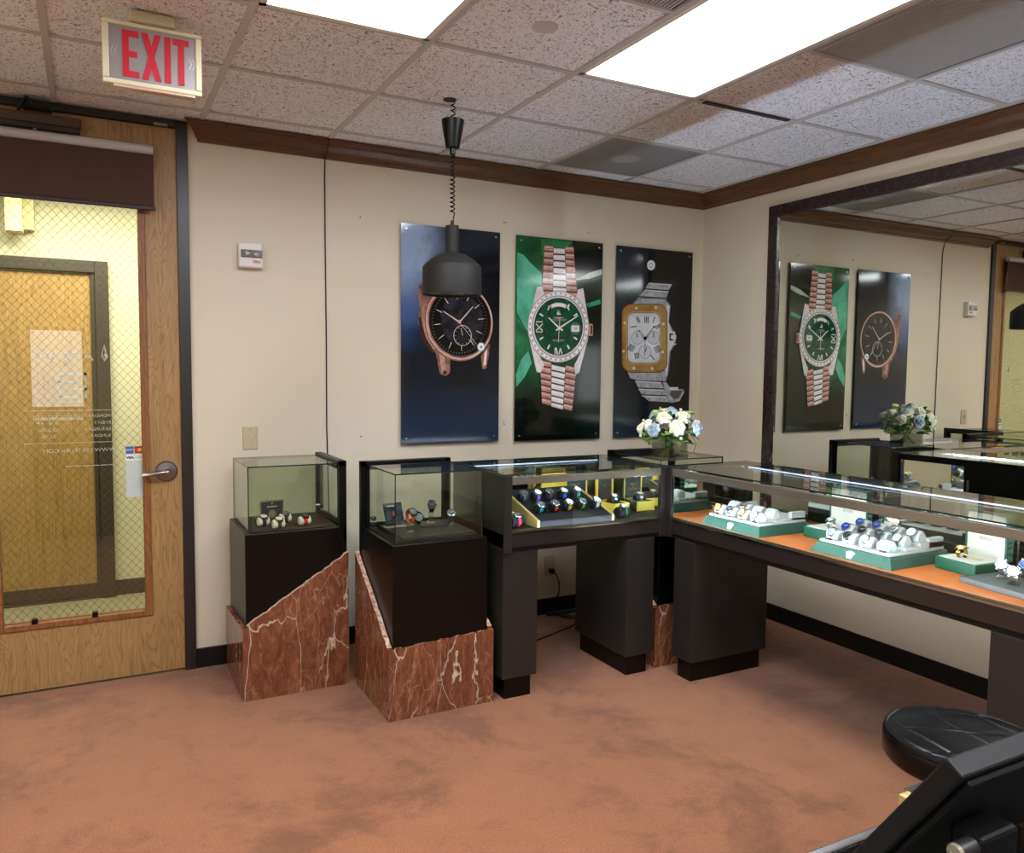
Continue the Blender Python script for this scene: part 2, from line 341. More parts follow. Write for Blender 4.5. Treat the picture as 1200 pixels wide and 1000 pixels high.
# lever handle
lv = MB().lathe([(0, 0), (.0, 0)], 4) if 0 else MB()
lv.lathe([(.05, 0), (.05, -.008), (.044, -.014), (.02, -.016), (.02, -.045), (.0, -.045)], 28, (-3.333, -.004, 1.0), 'y')
h_ = D(lv, 'door_handle', NICKEL, smooth=True)
lm = MB(); pts = [(-3.333, -.05, 1.0), (-3.37, -.054, .997), (-3.41, -.052, .99), (-3.44, -.045, .986)]
lm.tube(pts, .0105, 10); D(lm, 'handle_lever', NICKEL, smooth=True)
D(MB().lathe([(.008, 0), (.008, -.01), (0, -.012)], 12, (-3.333, -.058, 1.0), 'y'), 'lock_cylinder', CHROME)
D(B(-3.40, -3.24, -.03, -.004, 2.608, 2.624), 'strike_plate', NICKEL) if 0 else None
D(B(-3.36, -3.30, -.026, -.015, 2.634, 2.648), 'latch_plate', NICKEL, bevel=.002)
for x in (-3.655, -3.9): D(B(x-.012, x+.012, -.016, .014, .325, .345), 'glass_clip', BLACKL)
# door closer and arm
cl = thing('door_closer', 'brown surface door closer with black arm at the top of the oak door', 'door closer', (-3.9, -.005, 2.565))
B(-.3, .24, -.05, 0, 0, .042).build('closer_body', pm('#4b3827', .4, .2), cl, bevel=.005)
B(-.3, .235, -.04, -.002, -.02, 0).build('closer_track', pm('#1d1512', .4), cl)
MB().lathe([(.012, -.02), (.012, -.045), (0, -.048)], 14, (.06, -.02, 0)).build('pinion', NICKEL, cl, smooth=True)
am = MB(); am.tube([(.0, -.03, .05), (.035, -.07, .10)], .007); am.tube([(.035, -.07, .10), (.075, -.07, .055)], .006); am.box(.02, .13, -.09, -.03, .052, .062)
am.build('closer_arm', BLACKL, cl)
# roller blind
rb = thing('roller_blind', 'brown roller blind with grey head tube pulled partly down over the door glass', 'blind', (-3.72, -.055, 2.0))
MB().lathe([(.0, -.35), (.021, -.35), (.021, .352), (.0, .352)], 20, (0, 0, .509), 'x').build('head_tube', pm('#b8b4b2', .45), rb, smooth=True)
B(-.352, .354, -.002, .0, .245, .5).build('blind_fabric', pm('#4d3a31', .85, 0, .1, 'blind_cloth'), rb)
B(-.355, .36, -.009, .006, .232, .25).build('bottom_bar', pm('#2c1d1f', .5), rb, bevel=.003)
# writing on the outer face of the door glass, read from the corridor
WH = pm('#f0eee6', .5); RT = (PI/2, 0, PI); yt = .0235
ds = bpy.data.objects.new('glass_lettering', None); COL.objects.link(ds); ds['label'] = 'white vinyl lettering and logo on the door glass, reversed from inside'; ds.parent = dr; ds.matrix_parent_inverse = Matrix.Translation((3.72, 0, 0))
text('vinyl_text', 'ATELIER', .056, (-3.757, yt, 1.548), RT, WH, ds, sx=1.22)
nib = MB(); nib.prism([(-3.588, 1.61), (-3.603, 1.55), (-3.588, 1.527), (-3.573, 1.55)], yt, yt+.001, 'y'); nib.build('pen_nib_logo', WH, ds)
mb = MB(); mb.prism([(-3.588, 1.60), (-3.588, 1.56), (-3.597, 1.551), (-3.597, 1.553)], yt-.0012, yt-.0008, 'y'); mb.lathe([(.0045, 0), (.0045, .0004)], 12, (-3.5895, yt-.0013, 1.547), 'y'); mb.build('nib_slit', pm('#1a1714', .5), ds)
fs = MB()          # square FS monogram (mirrored seen from inside)
def bar(x0, x1, z0, z1): fs.box(x0, x1, yt, yt+.0006, z0, z1)
bar(-3.78, -3.664, 1.462, 1.473); bar(-3.675, -3.664, 1.355, 1.473); bar(-3.74, -3.664, 1.393, 1.403)
bar(-3.78, -3.70, 1.427, 1.437); bar(-3.78, -3.769, 1.36, 1.437); bar(-3.78, -3.70, 1.355, 1.366)
fs.build('monogram', WH, ds)
B(-3.775, -3.668, yt, yt+.0005, 1.336, 1.340).build('rule_line', WH, ds)
bl = MB(); bl.box(-3.92, -3.56, yt, yt+.0005, 1.298, 1.3005); bl.box(-3.92, -3.56, yt, yt+.0005, 1.148, 1.1505); bl.box(-3.76, -3.565, yt, yt+.0005, 1.038, 1.041); bl.build('rule_line', WH, ds)
for k, (a, b) in enumerate((('MONDAY-THURSDAY', '8:30 - 5 PM'), ('FRIDAY', '8:30 - 4 PM'), ('SATURDAY', 'CLOSED'), ('SUNDAY', 'CLOSED'))):
    z = 1.272-k*.031
    text('vinyl_text', a, .0195, (-3.568, yt, z), RT, WH, ds, align='LEFT', sx=1.1)
    text('vinyl_text', b, .0195, (-3.785, yt, z), RT, WH, ds, align='LEFT', sx=1.1)
text('vinyl_text', 'WWW.FSATELIER.COM', .024, (-3.70, yt, 1.112), RT, WH, ds, sx=1.2)
# card stickers
cs = thing('card_sticker', 'small credit card stickers in blue and red on the door glass beside the lever', 'sticker', (-3.47, .0145, 1.09))
B(-.038, -.004, 0, .001, .0, .034).build('sticker_panel', pm('#2b5f9e', .5), cs); B(.0, .034, 0, .001, .0, .034).build('sticker_panel', pm('#8d2420', .5), cs)
mb = MB(); mb.lathe([(.009, 0), (.009, -.0005)], 14, (.011, 0, .017), 'y'); mb.build('sticker_disc', pm('#d5342a', .5), cs); mb = MB(); mb.lathe([(.009, 0), (.009, -.0007)], 14, (.023, 0, .017), 'y'); mb.build('sticker_disc', pm('#e2a43a', .5), cs)
B(-.038, -.002, 0, .001, -.036, -.004).build('sticker_panel', pm('#dfe0dc', .5), cs); B(.0, .034, 0, .001, -.036, -.004).build('sticker_panel', pm('#d9d7cc', .5), cs)
text('sticker_text', 'VISA', .016, (-.02, -.0005, -.02), (PI/2, 0, 0), pm('#1d3c86', .5), cs, bold=.0008)
text('sticker_text', 'AMEX', .011, (-.021, -.0005, .017), (PI/2, 0, 0), WH, cs); text('sticker_text', 'DISCOVER', .0065, (.017, -.0005, -.02), (PI/2, 0, 0), pm('#333333', .5), cs)
tag(B(-.04, .036, 0, .001, -.17, 0).build('paper_notice', pm('#b9c4bd', .6), loc=(-3.47, .0145, 1.05)), 'pale bluish paper taped to the door glass under the card stickers', 'notice')

# ------------------------------------------------------------------ corridor beyond the door
m = N('corridor_paint'); v = m.coord(); m.set('#cfcbb2', .8).bump(m.noise(v, 300, 2), .2, .001); CORR = m.m
m = N('corridor_carpet'); v = m.coord(); m.set(m.ramp(m.noise(v, 220, 3), [(.3, '#76705a'), (.7, '#9a9478')]), .95); CFL = m.m
B(-5.6, -1.9, .12, 1.6, -.1, 0).build('floor_corridor', CFL, kind='structure')
B(-4.232, -3.212, 0.0, .12, -.1, -.001).build('trim_3', CFL, kind='structure')
B(-5.6, -1.9, 1.6, 1.7, 0, 2.6).build('wall_corridor', CORR, kind='structure')
B(-5.7, -5.6, .12, 1.7, 0, 2.6).build('wall_corridor_left', CORR, kind='structure'); B(-1.9, -1.8, .12, 1.7, 0, 2.6).build('wall_corridor_right', CORR, kind='structure')
B(-5.7, -1.8, .12, 1.7, 2.6, 2.68).build('ceiling_corridor', pm('#d8d6c8', .9), kind='structure')
B(-3.535, -1.9, 1.588, 1.6, 0, .1).build('baseboard_corridor', pm('#3a3129', .5), kind='structure')
d2 = bpy.data.objects.new('door_2', None); COL.objects.link(d2); d2['kind'] = 'structure'
fm = MB(); fm.box(-3.612, -3.535, 1.545, 1.6, 0, 2.17); fm.box(-4.68, -4.60, 1.545, 1.6, 0, 2.17); fm.box(-4.6, -3.612, 1.545, 1.6, 2.095, 2.17); fm.box(-4.6, -3.612, 1.56, 1.6, 0, .012); fm.box(-3.64, -3.612, 1.565, 1.6, 0, 2.1)
fm.build('door_frame', pm('#3b352c', .4), d2, bevel=.003)
B(-4.6, -3.64, 1.58, 1.6, .1, 2.08).build('door_leaf', OAKH, d2); B(-4.6, -3.64, 1.575, 1.6, .02, .1).build('kick_plate', pm('#3a3129', .4), d2)
el = thing('corridor_fixture', 'pale box-shaped fixture with back plate high on the corridor wall behind the door glass', 'wall fixture', (-4.03, 1.5, 2.30))
B(-.045, .045, -.08, .02, 0, .25).build('housing', pm('#e2dba8', .6), el, bevel=.006); B(-.02, .1, .02, .098, .03, .25).build('back_plate', pm('#d6cf9c', .6), el)
lt = bpy.data.lights.new('corridor_lamp', 'AREA'); lt.shape = 'RECTANGLE'; lt.size = 1.2; lt.size_y = .6; lt.energy = HALL; lt.color = (1, .96, .86)
lo = bpy.data.objects.new('corridor_lamp', lt); COL.objects.link(lo); lo.location = (-3.6, .8, 2.58)

# ------------------------------------------------------------------ exit sign
ex = thing('exit_sign', 'cream ceiling mounted sign with red EXIT letters above the oak door', 'sign', (-3.438, -1.18, H))
IV = pm('#d9d2b0', .45, 0, .4, 'ivory_plastic'); REDL = emit('#b30e26', .10, 'exit_red')
B(-.07, .07, -.035, .035, -.036, 0).build('canopy', pm('#c6bd9e', .5), ex, bevel=.006)
f = MB(); f.box(-.152, .152, -.02, .02, -.242, -.226); f.box(-.152, .152, -.02, .02, -.052, -.038); f.box(-.152, -.132, -.02, .02, -.226, -.052); f.box(.132, .152, -.02, .02, -.226, -.052)
f.build('housing', IV, ex, bevel=.004)
B(-.134, .134, -.013, .013, -.228, -.05).build('face_plate', pm('#a8a5a4', .3, .5, .5, 'exit_face'), ex)
B(-.12, .13, -.017, .017, -.25, -.242).build('lens_strip', pm('#c8a890', .3), ex)
def letters(y, sgn):
    q = MB(); inc = [0]
    def R(x0, x1, z0, z1): inc[0] += .00012; yy = y-(.002+inc[0])*sgn; q.box(*sorted((sgn*x0, sgn*x1)), min(y, yy), max(y, yy), z0, z1)
    zt, zb, w_ = -.064, -.214, .019
    R(-.092, -.092+w_, zb, zt); R(-.092, -.043, zt-.02, zt); R(-.092, -.048, -.149, -.13); R(-.092, -.043, zb, zb+.02)
    for dx0, dx1 in ((-.034, .006), (.006, -.034)):
        inc[0] += .00012; pts = [(dx0, zt), (dx0+.019, zt), (dx1+.019, zb), (dx1, zb)]; q.prism([(sgn*a, b) for a, b in pts], y, y-(.002+inc[0])*sgn, 'y')
    R(.036, .036+w_, zb, zt); R(.062, .112, zt-.02, zt); R(.078, .078+w_, zb, zt)
    return q
letters(-.0132, 1).build('letter_panel', REDL, ex); letters(.0132, -1).build('letter_panel', REDL, ex)
for sx, sn in ((-.118, 1), (.122, -1)):
    c = MB()
    for k in (0, .012):
        for a in (1, -1): c.prism([(sx+sn*(k-.012), -.139), (sx+sn*(k-.009), -.139), (sx+sn*k, -.139+a*.018), (sx+sn*(k-.003), -.139+a*.018)], -.0145, -.0132, 'y')
    c.build('chevron', pm('#e4e2df', .4) if sn < 0 else pm('#c0bdba', .4), ex)

# ------------------------------------------------------------------ pendant lamp
pl = thing('pendant_lamp', 'black drum pendant lamp on a coiled cord hanging in front of the left poster', 'lamp', (-2.225, -.913, 0))
SH = pm('#1b1a16', .6, 0, .25, 'lamp_black')
MB().lathe([(.046, 2.592), (.05, 2.59), (.046, 2.56), (.03, 2.472), (.0, 2.470)], 28).build('canopy', BLACKL, pl, smooth=True)
MB().lathe([(.013, 2.472), (.013, 2.445), (.006, 2.44)], 14).build('cord_grip', BLACKL, pl, smooth=True)
def coil(z0, z1, turns, r):
    return [(r*math.cos(2*PI*turns*t/(turns*10)), r*math.sin(2*PI*turns*t/(turns*10)), z0+(z1-z0)*t/(turns*10)) for t in range(turns*10+1)]
MB().tube([(0, 0, H+.008)]+coil(2.665, 2.595, 3, .010), .0028, 6).build('coiled_cord', BLACKL, pl, smooth=True)
MB().tube(coil(2.44, 2.19, 13, .010)+[(.004, 0, 2.16), (0, 0, 2.13)], .0028, 6).build('coiled_cord', BLACKL, pl, smooth=True)
MB().lathe([(.007, 2.16), (.009, 2.14), (.029, 2.137), (.029, 2.015)], 24).build('stem', SH, pl, smooth=True)
MB().lathe([(.029, 2.02), (.06, 2.012), (.095, 1.99), (.122, 1.966), (.13, 1.955), (.131, 1.835), (.124, 1.835), (.122, 1.95), (.09, 1.985), (.029, 2.01)], 48).build('shade', SH, pl, smooth=True)
MB().lathe([(.121, 1.842), (.119, 1.93), (.07, 1.975), (.0, 1.985)], 32).build('reflector', pm('#e8e4da', .15, .9), pl, smooth=True)
MB().lathe([(.0, 1.86), (.03, 1.87), (.045, 1.90), (.04, 1.93), (.02, 1.96)], 20).build('bulb', pm('#d8c9a8', .1, .3), pl, smooth=True)
MB().lathe([(.03, 0), (.028, -.003), (.0, -.003)], 20).build('hole_cover', pm('#3a332c', .7), pl, loc=(-.012, .005, H+.005))

# ------------------------------------------------------------------ small wall fittings
fb = thing('fire_strobe', 'white square fire alarm strobe with red FIRE lettering above the light switch', 'alarm', (-2.928, 0, 2.062))
B(-.062, .058, -.045, 0, -.062, .062).build('housing', pm('#d5d3cb', .45), fb, bevel=.01)
B(-.052, .052, -.052, -.045, -.012, .026).build('strobe_lens', pm('#8a8a8a', .1, .8), fb, bevel=.004)
MB().lathe([(.0, -.014), (.012, -.007), (.0, .014)], 8, (-.02, -.052, .008), 'x').build('flash_tube', pm('#f2f2f2', .1, .5), fb); MB().lathe([(.0, -.014), (.011, 0), (.0, .014)], 8, (.022, -.052, .006), 'x').build('flash_tube', pm('#f2f2f2', .1, .5), fb)
text('fire_text', 'FIRE', .02, (.024, -.0455, -.032), (PI/2, 0, 0), pm('#b3262a', .5), fb, bold=.0006)
sw = thing('light_switch', 'beige toggle light switch on the wall above the left glass case', 'switch', (-2.939, 0, 1.151))
B(-.037, .037, -.007, 0, -.059, .059).build('switch_plate', pm('#b9ad88', .45), sw, bevel=.003); B(-.006, .006, -.02, -.006, -.005, .016).build('toggle', pm('#cabf9c', .4), sw, bevel=.002)
for z in (-.04, .04): MB().lathe([(.003, 0), (.003, -.002), (0, -.003)], 10, (0, -.007, z), 'y').build('screw', NICKEL, sw)
ol = thing('wall_outlet', 'beige wall outlet with a black plug under the lit counter', 'outlet', (-1.161, 0, .301))
B(-.037, .037, -.006, 0, -.06, .06).build('outlet_plate', pm('#b5aa86', .45), ol, bevel=.003)
for z in (-.028, .028): MB().lathe([(.016, 0), (.016, -.003)], 16, (0, -.006, z), 'y').build('socket', pm('#c9bf9d', .4), ol); B(-.006, -.003, -.0095, -.009, z-.004, z+.006).build('socket_slot', BLACKM, ol); B(.003, .006, -.0095, -.009, z-.004, z+.006).build('socket_slot', BLACKM, ol)
pc = thing('plug_lead', 'black power lead from the outlet plug down to the carpet', 'cord', (-1.161, -.008, .273))
B(-.014, .014, -.035, 0, -.014, .014).build('plug', BLACKL, pc, bevel=.004)
MB().tube([(0, -.035, 0), (.02, -.045, -.02), (.045, -.04, -.08), (.04, -.04, -.14), (.01, -.05, -.19), (-.02, -.08, -.235), (.02, -.12, -.262), (.12, -.2, -.268), (.3, -.3, -.268)], .004, 8).build('cable', BLACKL, pc, smooth=True)
tag(MB().tube([(-1.15, -.07, .012), (-1.08, -.16, .012), (-.98, -.24, .012), (-.86, -.3, .012)], .009, 8).build('cable_bundle', pm('#3a3a38', .5), smooth=True), 'thick grey cable bundle lying on the carpet under the lit counter', 'cable')
tag(MB().tube([(-.96, -.16, .006), (-1.06, -.22, .005), (-1.2, -.30, .005), (-1.35, -.36, .005), (-1.5, -.42, .005), (-1.7, -.46, .005), (-1.95, -.46, .005)], .004, 8).build('floor_cord', BLACKL, smooth=True), 'thin black cord curving across the carpet between the counter legs', 'cord')
tag(B(-1.2, -.92, -.06, -.03, 0, .02).build('power_strip', pm('#2a2a28', .5), bevel=.004), 'flat dark power strip lying against the baseboard under the counter', 'power strip')
wc = [(-2.553, -.008, H+.01), (-2.552, -.092, H-.004), (-2.552, -.092, H-.03), (-2.552, -.02, 2.585), (-2.551, -.006, 2.5), (-2.549, -.006, 2.0), (-2.547, -.006, 1.6), (-2.548, -.006, 1.2), (-2.543, -.007, .98), (-2.54, -.01, .75), (-2.53, -.012, .3), (-2.53, -.016, .012)]
tag(MB().tube(wc, .0032, 6).build('hanging_lead', BLACKL, smooth=True), 'thin black lead running down the wall from the crown moulding behind the left glass case', 'cord')
for x, z in ((-2.36, 2.31), (-1.50, 2.365), (-1.487, 2.366), (-.92, 2.36), (-.905, 2.352), (-1.49, 1.2), (-1.487, 1.187), (-2.36, 1.14)):
    MB().lathe([(.004, 0), (.004, -.002), (0, -.002)], 8, axis='y').build('screw_hole', pm('#4a4238', .8), bpy.data.objects['wall_back'], loc=(x, 0, z))

# ------------------------------------------------------------------ mirror
mr = thing('wall_mirror', 'large wall mirror in a dark speckled frame above the right counter', 'mirror', (0, -3.2, 0))
yl, yr, zt, zb = 2.593, -2.4, 2.501, .62
B(-.012, -.004, yr+.05, yl-.05, zb+.05, zt-.05).build('mirror_glass', MIRROR, mr)
f = MB(); f.box(-.024, 0, yl-.07, yl, zb, zt); f.box(-.024, 0, yr, yr+.07, zb, zt); f.box(-.024, 0, yr+.07, yl-.07, zt-.07, zt); f.box(-.024, 0, yr+.07, yl-.07, zb, zb+.07)
f.build('mirror_frame', MFRAME, mr)

# ------------------------------------------------------------------ posters (flat prints on acrylic, layered drawing)
def wallpt(px, py):                        # photo pixel -> point of the back wall plane, used to lay out the printed drawings
    d = FV+RV*((px-600)/FP)-UV*((py-500)/FP); t = -CP.y/d.y; q = CP+d*t; return q.x, q.z
class Art:
    def __init__(s, ox, oy, k, x0): s.ox, s.oy, s.k, s.x0 = ox, oy, k, x0; s.mb = MB(); s.mats = []; s.y = 0.0
    def P(s, u, v): x, z = wallpt(s.ox+u/s.k, s.oy+v/s.k); return x-s.x0, z
    def mi(s, m):
        if m not in s.mats: s.mats.append(m)
        return s.mats.index(m)
    def poly(s, pts, m, raw=False):
        s.y -= .00004; q = pts if raw else [s.P(*p) for p in pts]; s.mb.add([(x, s.y, z) for x, z in q], [tuple(range(len(q)))], s.mi(m))
    def ell(s, cx, cy, rx, ry, m, rot=0, n=48):
        c, d = math.cos(rot), math.sin(rot)
        s.poly([(cx+rx*math.cos(t)*c-ry*math.sin(t)*d, cy+rx*math.cos(t)*d+ry*math.sin(t)*c) for t in [2*PI*i/n for i in range(n)]], m)
    def line(s, a, b, w_, m, w2=None):
        w2 = w_ if w2 is None else w2; dx, dy = b[0]-a[0], b[1]-a[1]; L = math.hypot(dx, dy); nx, ny = -dy/L/2, dx/L/2
        s.poly([(a[0]+nx*w_, a[1]+ny*w_), (b[0]+nx*w2, b[1]+ny*w2), (b[0]-nx*w2, b[1]-ny*w2), (a[0]-nx*w_, a[1]-ny*w_)], m)
    def rr(s, x0, y0, x1, y1, r, m, sk=0, n=6):
        pts = []
        for cx, cy, a0 in ((x1-r, y0+r, -90), (x1-r, y1-r, 0), (x0+r, y1-r, 90), (x0+r, y0+r, 180)):
            for i in range(n+1):
                t = math.radians(a0+90*i/n); pts.append((cx+r*math.cos(t), cy+r*math.sin(t)+sk*(cx-x0)/(x1-x0)))
        s.poly(pts, m)
    def done(s, parent): return s.mb.build('printed_picture', s.mats, parent)
def ink(c, c2=None, sc=8, name='ink', axis=None):
    m = N(name); 
    if c2: m.set(m.ramp(m.noise(m.coord(), sc, 3, .6, .6), [(.35, c), (.65, c2)]), .08)
    else: m.set(c, .08)
    return m.m
IK = {}
def I(c):
    if c not in IK: IK[c] = ink(c)
    return IK[c]
def poster(x0, x1, zb_, zt_, back, label):
    t = thing('watch_poster', label, 'poster', ((x0+x1)/2, -.02, 0), 0, 'acrylic watch posters on the back wall'); w_ = (x1-x0)/2
    B(-w_, w_, -.005, 0, zb_, zt_).build('acrylic_panel', [back], t)
    for sx in (-1, 1):
        for z in (zb_+.03, zt_-.03):
            MB().lathe([(.008, 0.02), (.008, -.008), (.006, -.011), (0, -.0115)], 14, (sx*(w_-.03), 0, z), 'y').build('standoff', CHROME, t, smooth=True)
    return t
# poster 1: dark blue with smoke
m = N('print_blue_smoke'); v = m.coord(); sp = m.n('ShaderNodeSeparateXYZ'); m.l(v, sp.inputs[0]); f = m.noise(v, 5, 6, .6, .9)
gx = m.math('MULTIPLY', m.math('SUBTRACT', -.02, sp.outputs[0]), 3.6); gz = m.math('MULTIPLY', m.math('SUBTRACT', sp.outputs[2], 1.72), 2.2)
k = m.math('MULTIPLY', m.math('MULTIPLY', m.math('MAXIMUM', gx, 0), m.math('MINIMUM', m.math('MAXIMUM', gz, 0), 1.0)), m.math('MULTIPLY', f, 3.6))
base = m.ramp(m.math('MULTIPLY', m.math('SUBTRACT', sp.outputs[2], 1.09), .83), [(0, '#1c2c46'), (.28, '#101826'), (.5, '#0a0e16'), (.8, '#0a0d16'), (1, '#161b28')])
c = m.mix(k, base, '#8494ae'); k2 = m.math('MULTIPLY', m.math('MULTIPLY', m.math('MAXIMUM', gx, 0), m.ramp(m.math('MULTIPLY', m.math('SUBTRACT', sp.outputs[2], 1.09), .83), [(.4, 0.0), (.62, 1.0), (.8, 0.0)])), m.math('MULTIPLY', f, 1.6))
c = m.mix(k2, c, '#2f5184'); m.set(c, .08); P1 = m.m
p1 = poster(-2.140, -1.537, 1.091, 2.299, P1, 'dark blue smoky poster of a rose gold watch with black dial, leftmost of the three')
a = Art(440, 240, 3.3333, -1.8385); a.y = -.0051
R1, R2, R3, R4, K1, K2, LG = ink('#5d3c31', '#9a6c5c', 12), ink('#8a5f50', '#c39a8b', 9), I('#3c241c'), ink('#c09684', '#ecd2c6', 8), I('#0a0a0c'), ink('#111114', '#2b2b34', 14), I('#cfc3b8')
a.poly([(245, 560), (425, 560), (410, 650), (380, 700), (330, 720), (280, 700)], I('#0c0e14'))
for i in range(9): a.line((262+i*3, 640+i*9), (405-i*3, 618+i*9), 1.2, I('#1b1e26'))
a.poly([(163, 318), (180, 306), (200, 312), (206, 345), (198, 400), (170, 410), (160, 360)], R1); a.ell(181, 330, 9, 13, R3); a.ell(183, 331, 4, 7, R2)
a.poly([(165, 380), (200, 350), (215, 420), (230, 520), (262, 585), (235, 590), (185, 530), (160, 460)], R1)
a.poly([(172, 400), (185, 395), (196, 470), (228, 560), (218, 570), (180, 510)], R2)
a.poly([(160, 440), (170, 440), (190, 520), (225, 575), (215, 580), (175, 530)], R3)
a.poly([(225, 560), (285, 600), (284, 655), (270, 670), (245, 662), (238, 630)], R1); a.poly([(240, 575), (262, 590), (268, 655), (252, 658)], R2); a.ell(264, 655, 7, 8, R3)
a.poly([(405, 590), (440, 540), (434, 600), (424, 640), (410, 642)], R1); a.poly([(418, 580), (430, 560), (424, 625), (414, 630)], R4)
a.ell(318, 460, 132, 152, R1, -.18); a.ell(320, 458, 129, 148, R4, -.18); a.ell(320, 458, 126, 144, R2, -.18); a.ell(322, 457, 121, 138, R3, -.18); a.ell(324, 456, 118, 134, K1, -.18); a.ell(330, 450, 84, 100, K2, -.18)
CXa, CYa = 320, 458
for h in range(12):
    t = h*PI/6-.1; ex_, ey_ = math.sin(t), -math.cos(t)
    a.line((CXa+ex_*74, CYa+ey_*88), (CXa+ex_*98, CYa+ey_*114), 3, LG, 2)
for h in range(60):
    t = h*PI/30-.1; a.line((CXa+math.sin(t)*104, CYa-math.cos(t)*121), (CXa+math.sin(t)*106.5, CYa-math.cos(t)*124), 1.2, LG)
a.ell(332, 512, 35, 40, LG, -.1); a.ell(332, 512, 33, 38, K1, -.1); a.ell(332, 512, 24, 28, I('#1e1e24')); a.line((332, 512), (326, 482), 2, LG)
for h in range(12): t = h*PI/6; a.line((332+math.sin(t)*27, 512-math.cos(t)*31), (332+math.sin(t)*31, 512-math.cos(t)*36), 1.5, LG)
a.line((320, 460), (258, 418), 5, LG, 2.5); a.line((320, 460), (374, 398), 5, LG, 2.5); a.line((320, 460), (385, 545), 1.4, LG); a.ell(320, 458, 6, 7, R4)
a.ell(404, 556, 15, 17, I('#a9b2b6')); a.ell(404, 556, 12, 14, I('#e6e8e8')); a.ell(404, 556, 5, 6, I('#8a9296'))
x, z = a.P(312, 412); text('print_text', 'GENEVE', .021, (x, a.y-.0004, z), (PI/2, 0, 0), R2, p1, extrude=0) if 0 else None
a.done(p1)
# poster 2: green
m = N('print_green'); v = m.coord(); sp = m.n('ShaderNodeSeparateXYZ'); m.l(v, sp.inputs[0]); f = m.noise(v, 3.5, 5, .55, 1.2)
gz = m.math('MULTIPLY', m.math('SUBTRACT', sp.outputs[2], 1.09), .83); lf = m.math('MULTIPLY', m.math('SUBTRACT', .26, sp.outputs[0]), 1.9)
c = m.ramp(f, [(.3, '#0c3a22'), (.5, '#1d5c34'), (.72, '#2f7a4a')]); c = m.mix(m.ramp(gz, [(.2, 0.0), (.42, 1.0)]), '#050a07', c); c = m.mix(m.ramp(lf, [(.1, 0.0), (.5, 1.0)]), '#07140d', c)
m.set(c, .08); P2 = m.m
p2 = poster(-1.43, -.822, 1.086, 2.297, P2, 'green poster of a rose gold watch with diamond bezel, middle one of the three')
a = Art(590, 260, 3.571, -1.126); a.y = -.0051
TQ = ink('#3a8f6c', '#5bb795', 6); TQ2 = ink('#1f7a52', '#359a70', 6)
a.poly([(50, 130), (75, 140), (105, 175), (150, 215), (156, 290), (120, 420), (90, 460), (48, 380)], TQ); a.poly([(44, 640), (70, 560), (95, 540), (110, 590), (80, 650), (46, 690)], TQ)
a.poly([(50, 400), (100, 470), (95, 540), (48, 600)], ink('#1b5b35', '#2d7a4c')); a.poly([(150, 74), (280, 86), (240, 130), (200, 160), (150, 140)], TQ2 if 0 else ink('#246338', '#2f7a46'))
a.poly([(280, 82), (404, 98), (403, 210), (298, 240), (285, 180)], I('#08110c')); a.poly([(292, 245), (350, 215), (403, 200), (402, 222), (350, 240), (298, 246)], ink('#8fa58a', '#c5cfb8'))
a.poly([(298, 250), (402, 232), (398, 330), (340, 320)], I('#0c2416')); a.poly([(335, 345), (397, 325), (397, 345), (345, 360)], TQ2)
RS, RSD, SV, SVD = ink('#9a6a5e', '#c59a8e', 20), I('#55302a'), ink('#cdc2be', '#e6dedb', 20), I('#3a302e')
def bracelet(y0, y1, rows, xl0, xl1, xr0, xr1, cut=0):
    for i in range(rows):
        for colm, (f0, f1) in enumerate(((0, .31), (.31, .70), (.70, 1))):
            t0, t1 = i/rows, (i+1)/rows; off = .35/rows if colm == 1 else 0; t0 += off; t1 = min(t1+off, 1.02)
            X = lambda t, f: (xl0+(xl1-xl0)*t)*(1-f)+(xr0+(xr1-xr0)*t)*f
            ya, yb = y0+(y1-y0)*t0, y0+(y1-y0)*t1; sk = 8*(f0), 8*(f1); ya0, ya1 = ya+sk[0]+cut*f0, ya+sk[1]+cut*f1; yb0, yb1 = yb+sk[0]+cut*f0, yb+sk[1]+cut*f1
            hh = (yb-ya)
            a.poly([(X(t0, f0), ya0), (X(t0, f1), ya1), (X(t1, f1), yb1), (X(t1, f0), yb0)], RSD if colm != 1 else SVD)
            a.poly([(X(t0, f0)+1, ya0+1), (X(t0, f1)-1, ya1+1), (X(t1, f1)-1, yb1-hh*.2), (X(t1, f0)+1, yb0-hh*.2)], RS if colm != 1 else SV)
            a.poly([(X(t0, f0)+1, ya0+hh*.25), (X(t0, f1)-1, ya1+hh*.25), (X(t0, f1)-1, ya1+hh*.38), (X(t0, f0)+1, ya0+hh*.38)], I('#e2bdb2') if colm != 1 else I('#f3efec'))
bracelet(100, 318, 8, 162, 150, 284, 300); bracelet(578, 762, 7, 143, 150, 296, 276, 24)
a.poly([(130, 275), (152, 272), (165, 330), (105, 400), (92, 430)], SV); a.poly([(300, 285), (322, 280), (345, 420), (330, 410), (290, 330)], SV)
a.poly([(95, 480), (140, 560), (160, 600), (145, 632), (128, 628)], SV); a.poly([(345, 480), (300, 570), (285, 600), (290, 640), (305, 632)], SV)
a.rr(338, 428, 363, 478, 6, RS); a.rr(352, 435, 361, 472, 3, RSD)
GC = (218, 440)
a.ell(*GC, 129, 150, I('#8f8583')); a.ell(*GC, 126, 147, SV)
for i in range(72): t = i*PI/36; a.ell(GC[0]+math.cos(t)*118, GC[1]+math.sin(t)*138, 3.6, 4.4, I('#9a96a0') if i % 2 else I('#f4f2f6'), n=8)
a.ell(*GC, 110, 129, I('#7b6a66')); a.ell(*GC, 107, 126, I('#d8cfcc')); DG = ink('#0c3524', '#17553c', 22); a.ell(*GC, 102, 120, DG)
IV2 = I('#dcd8cf')
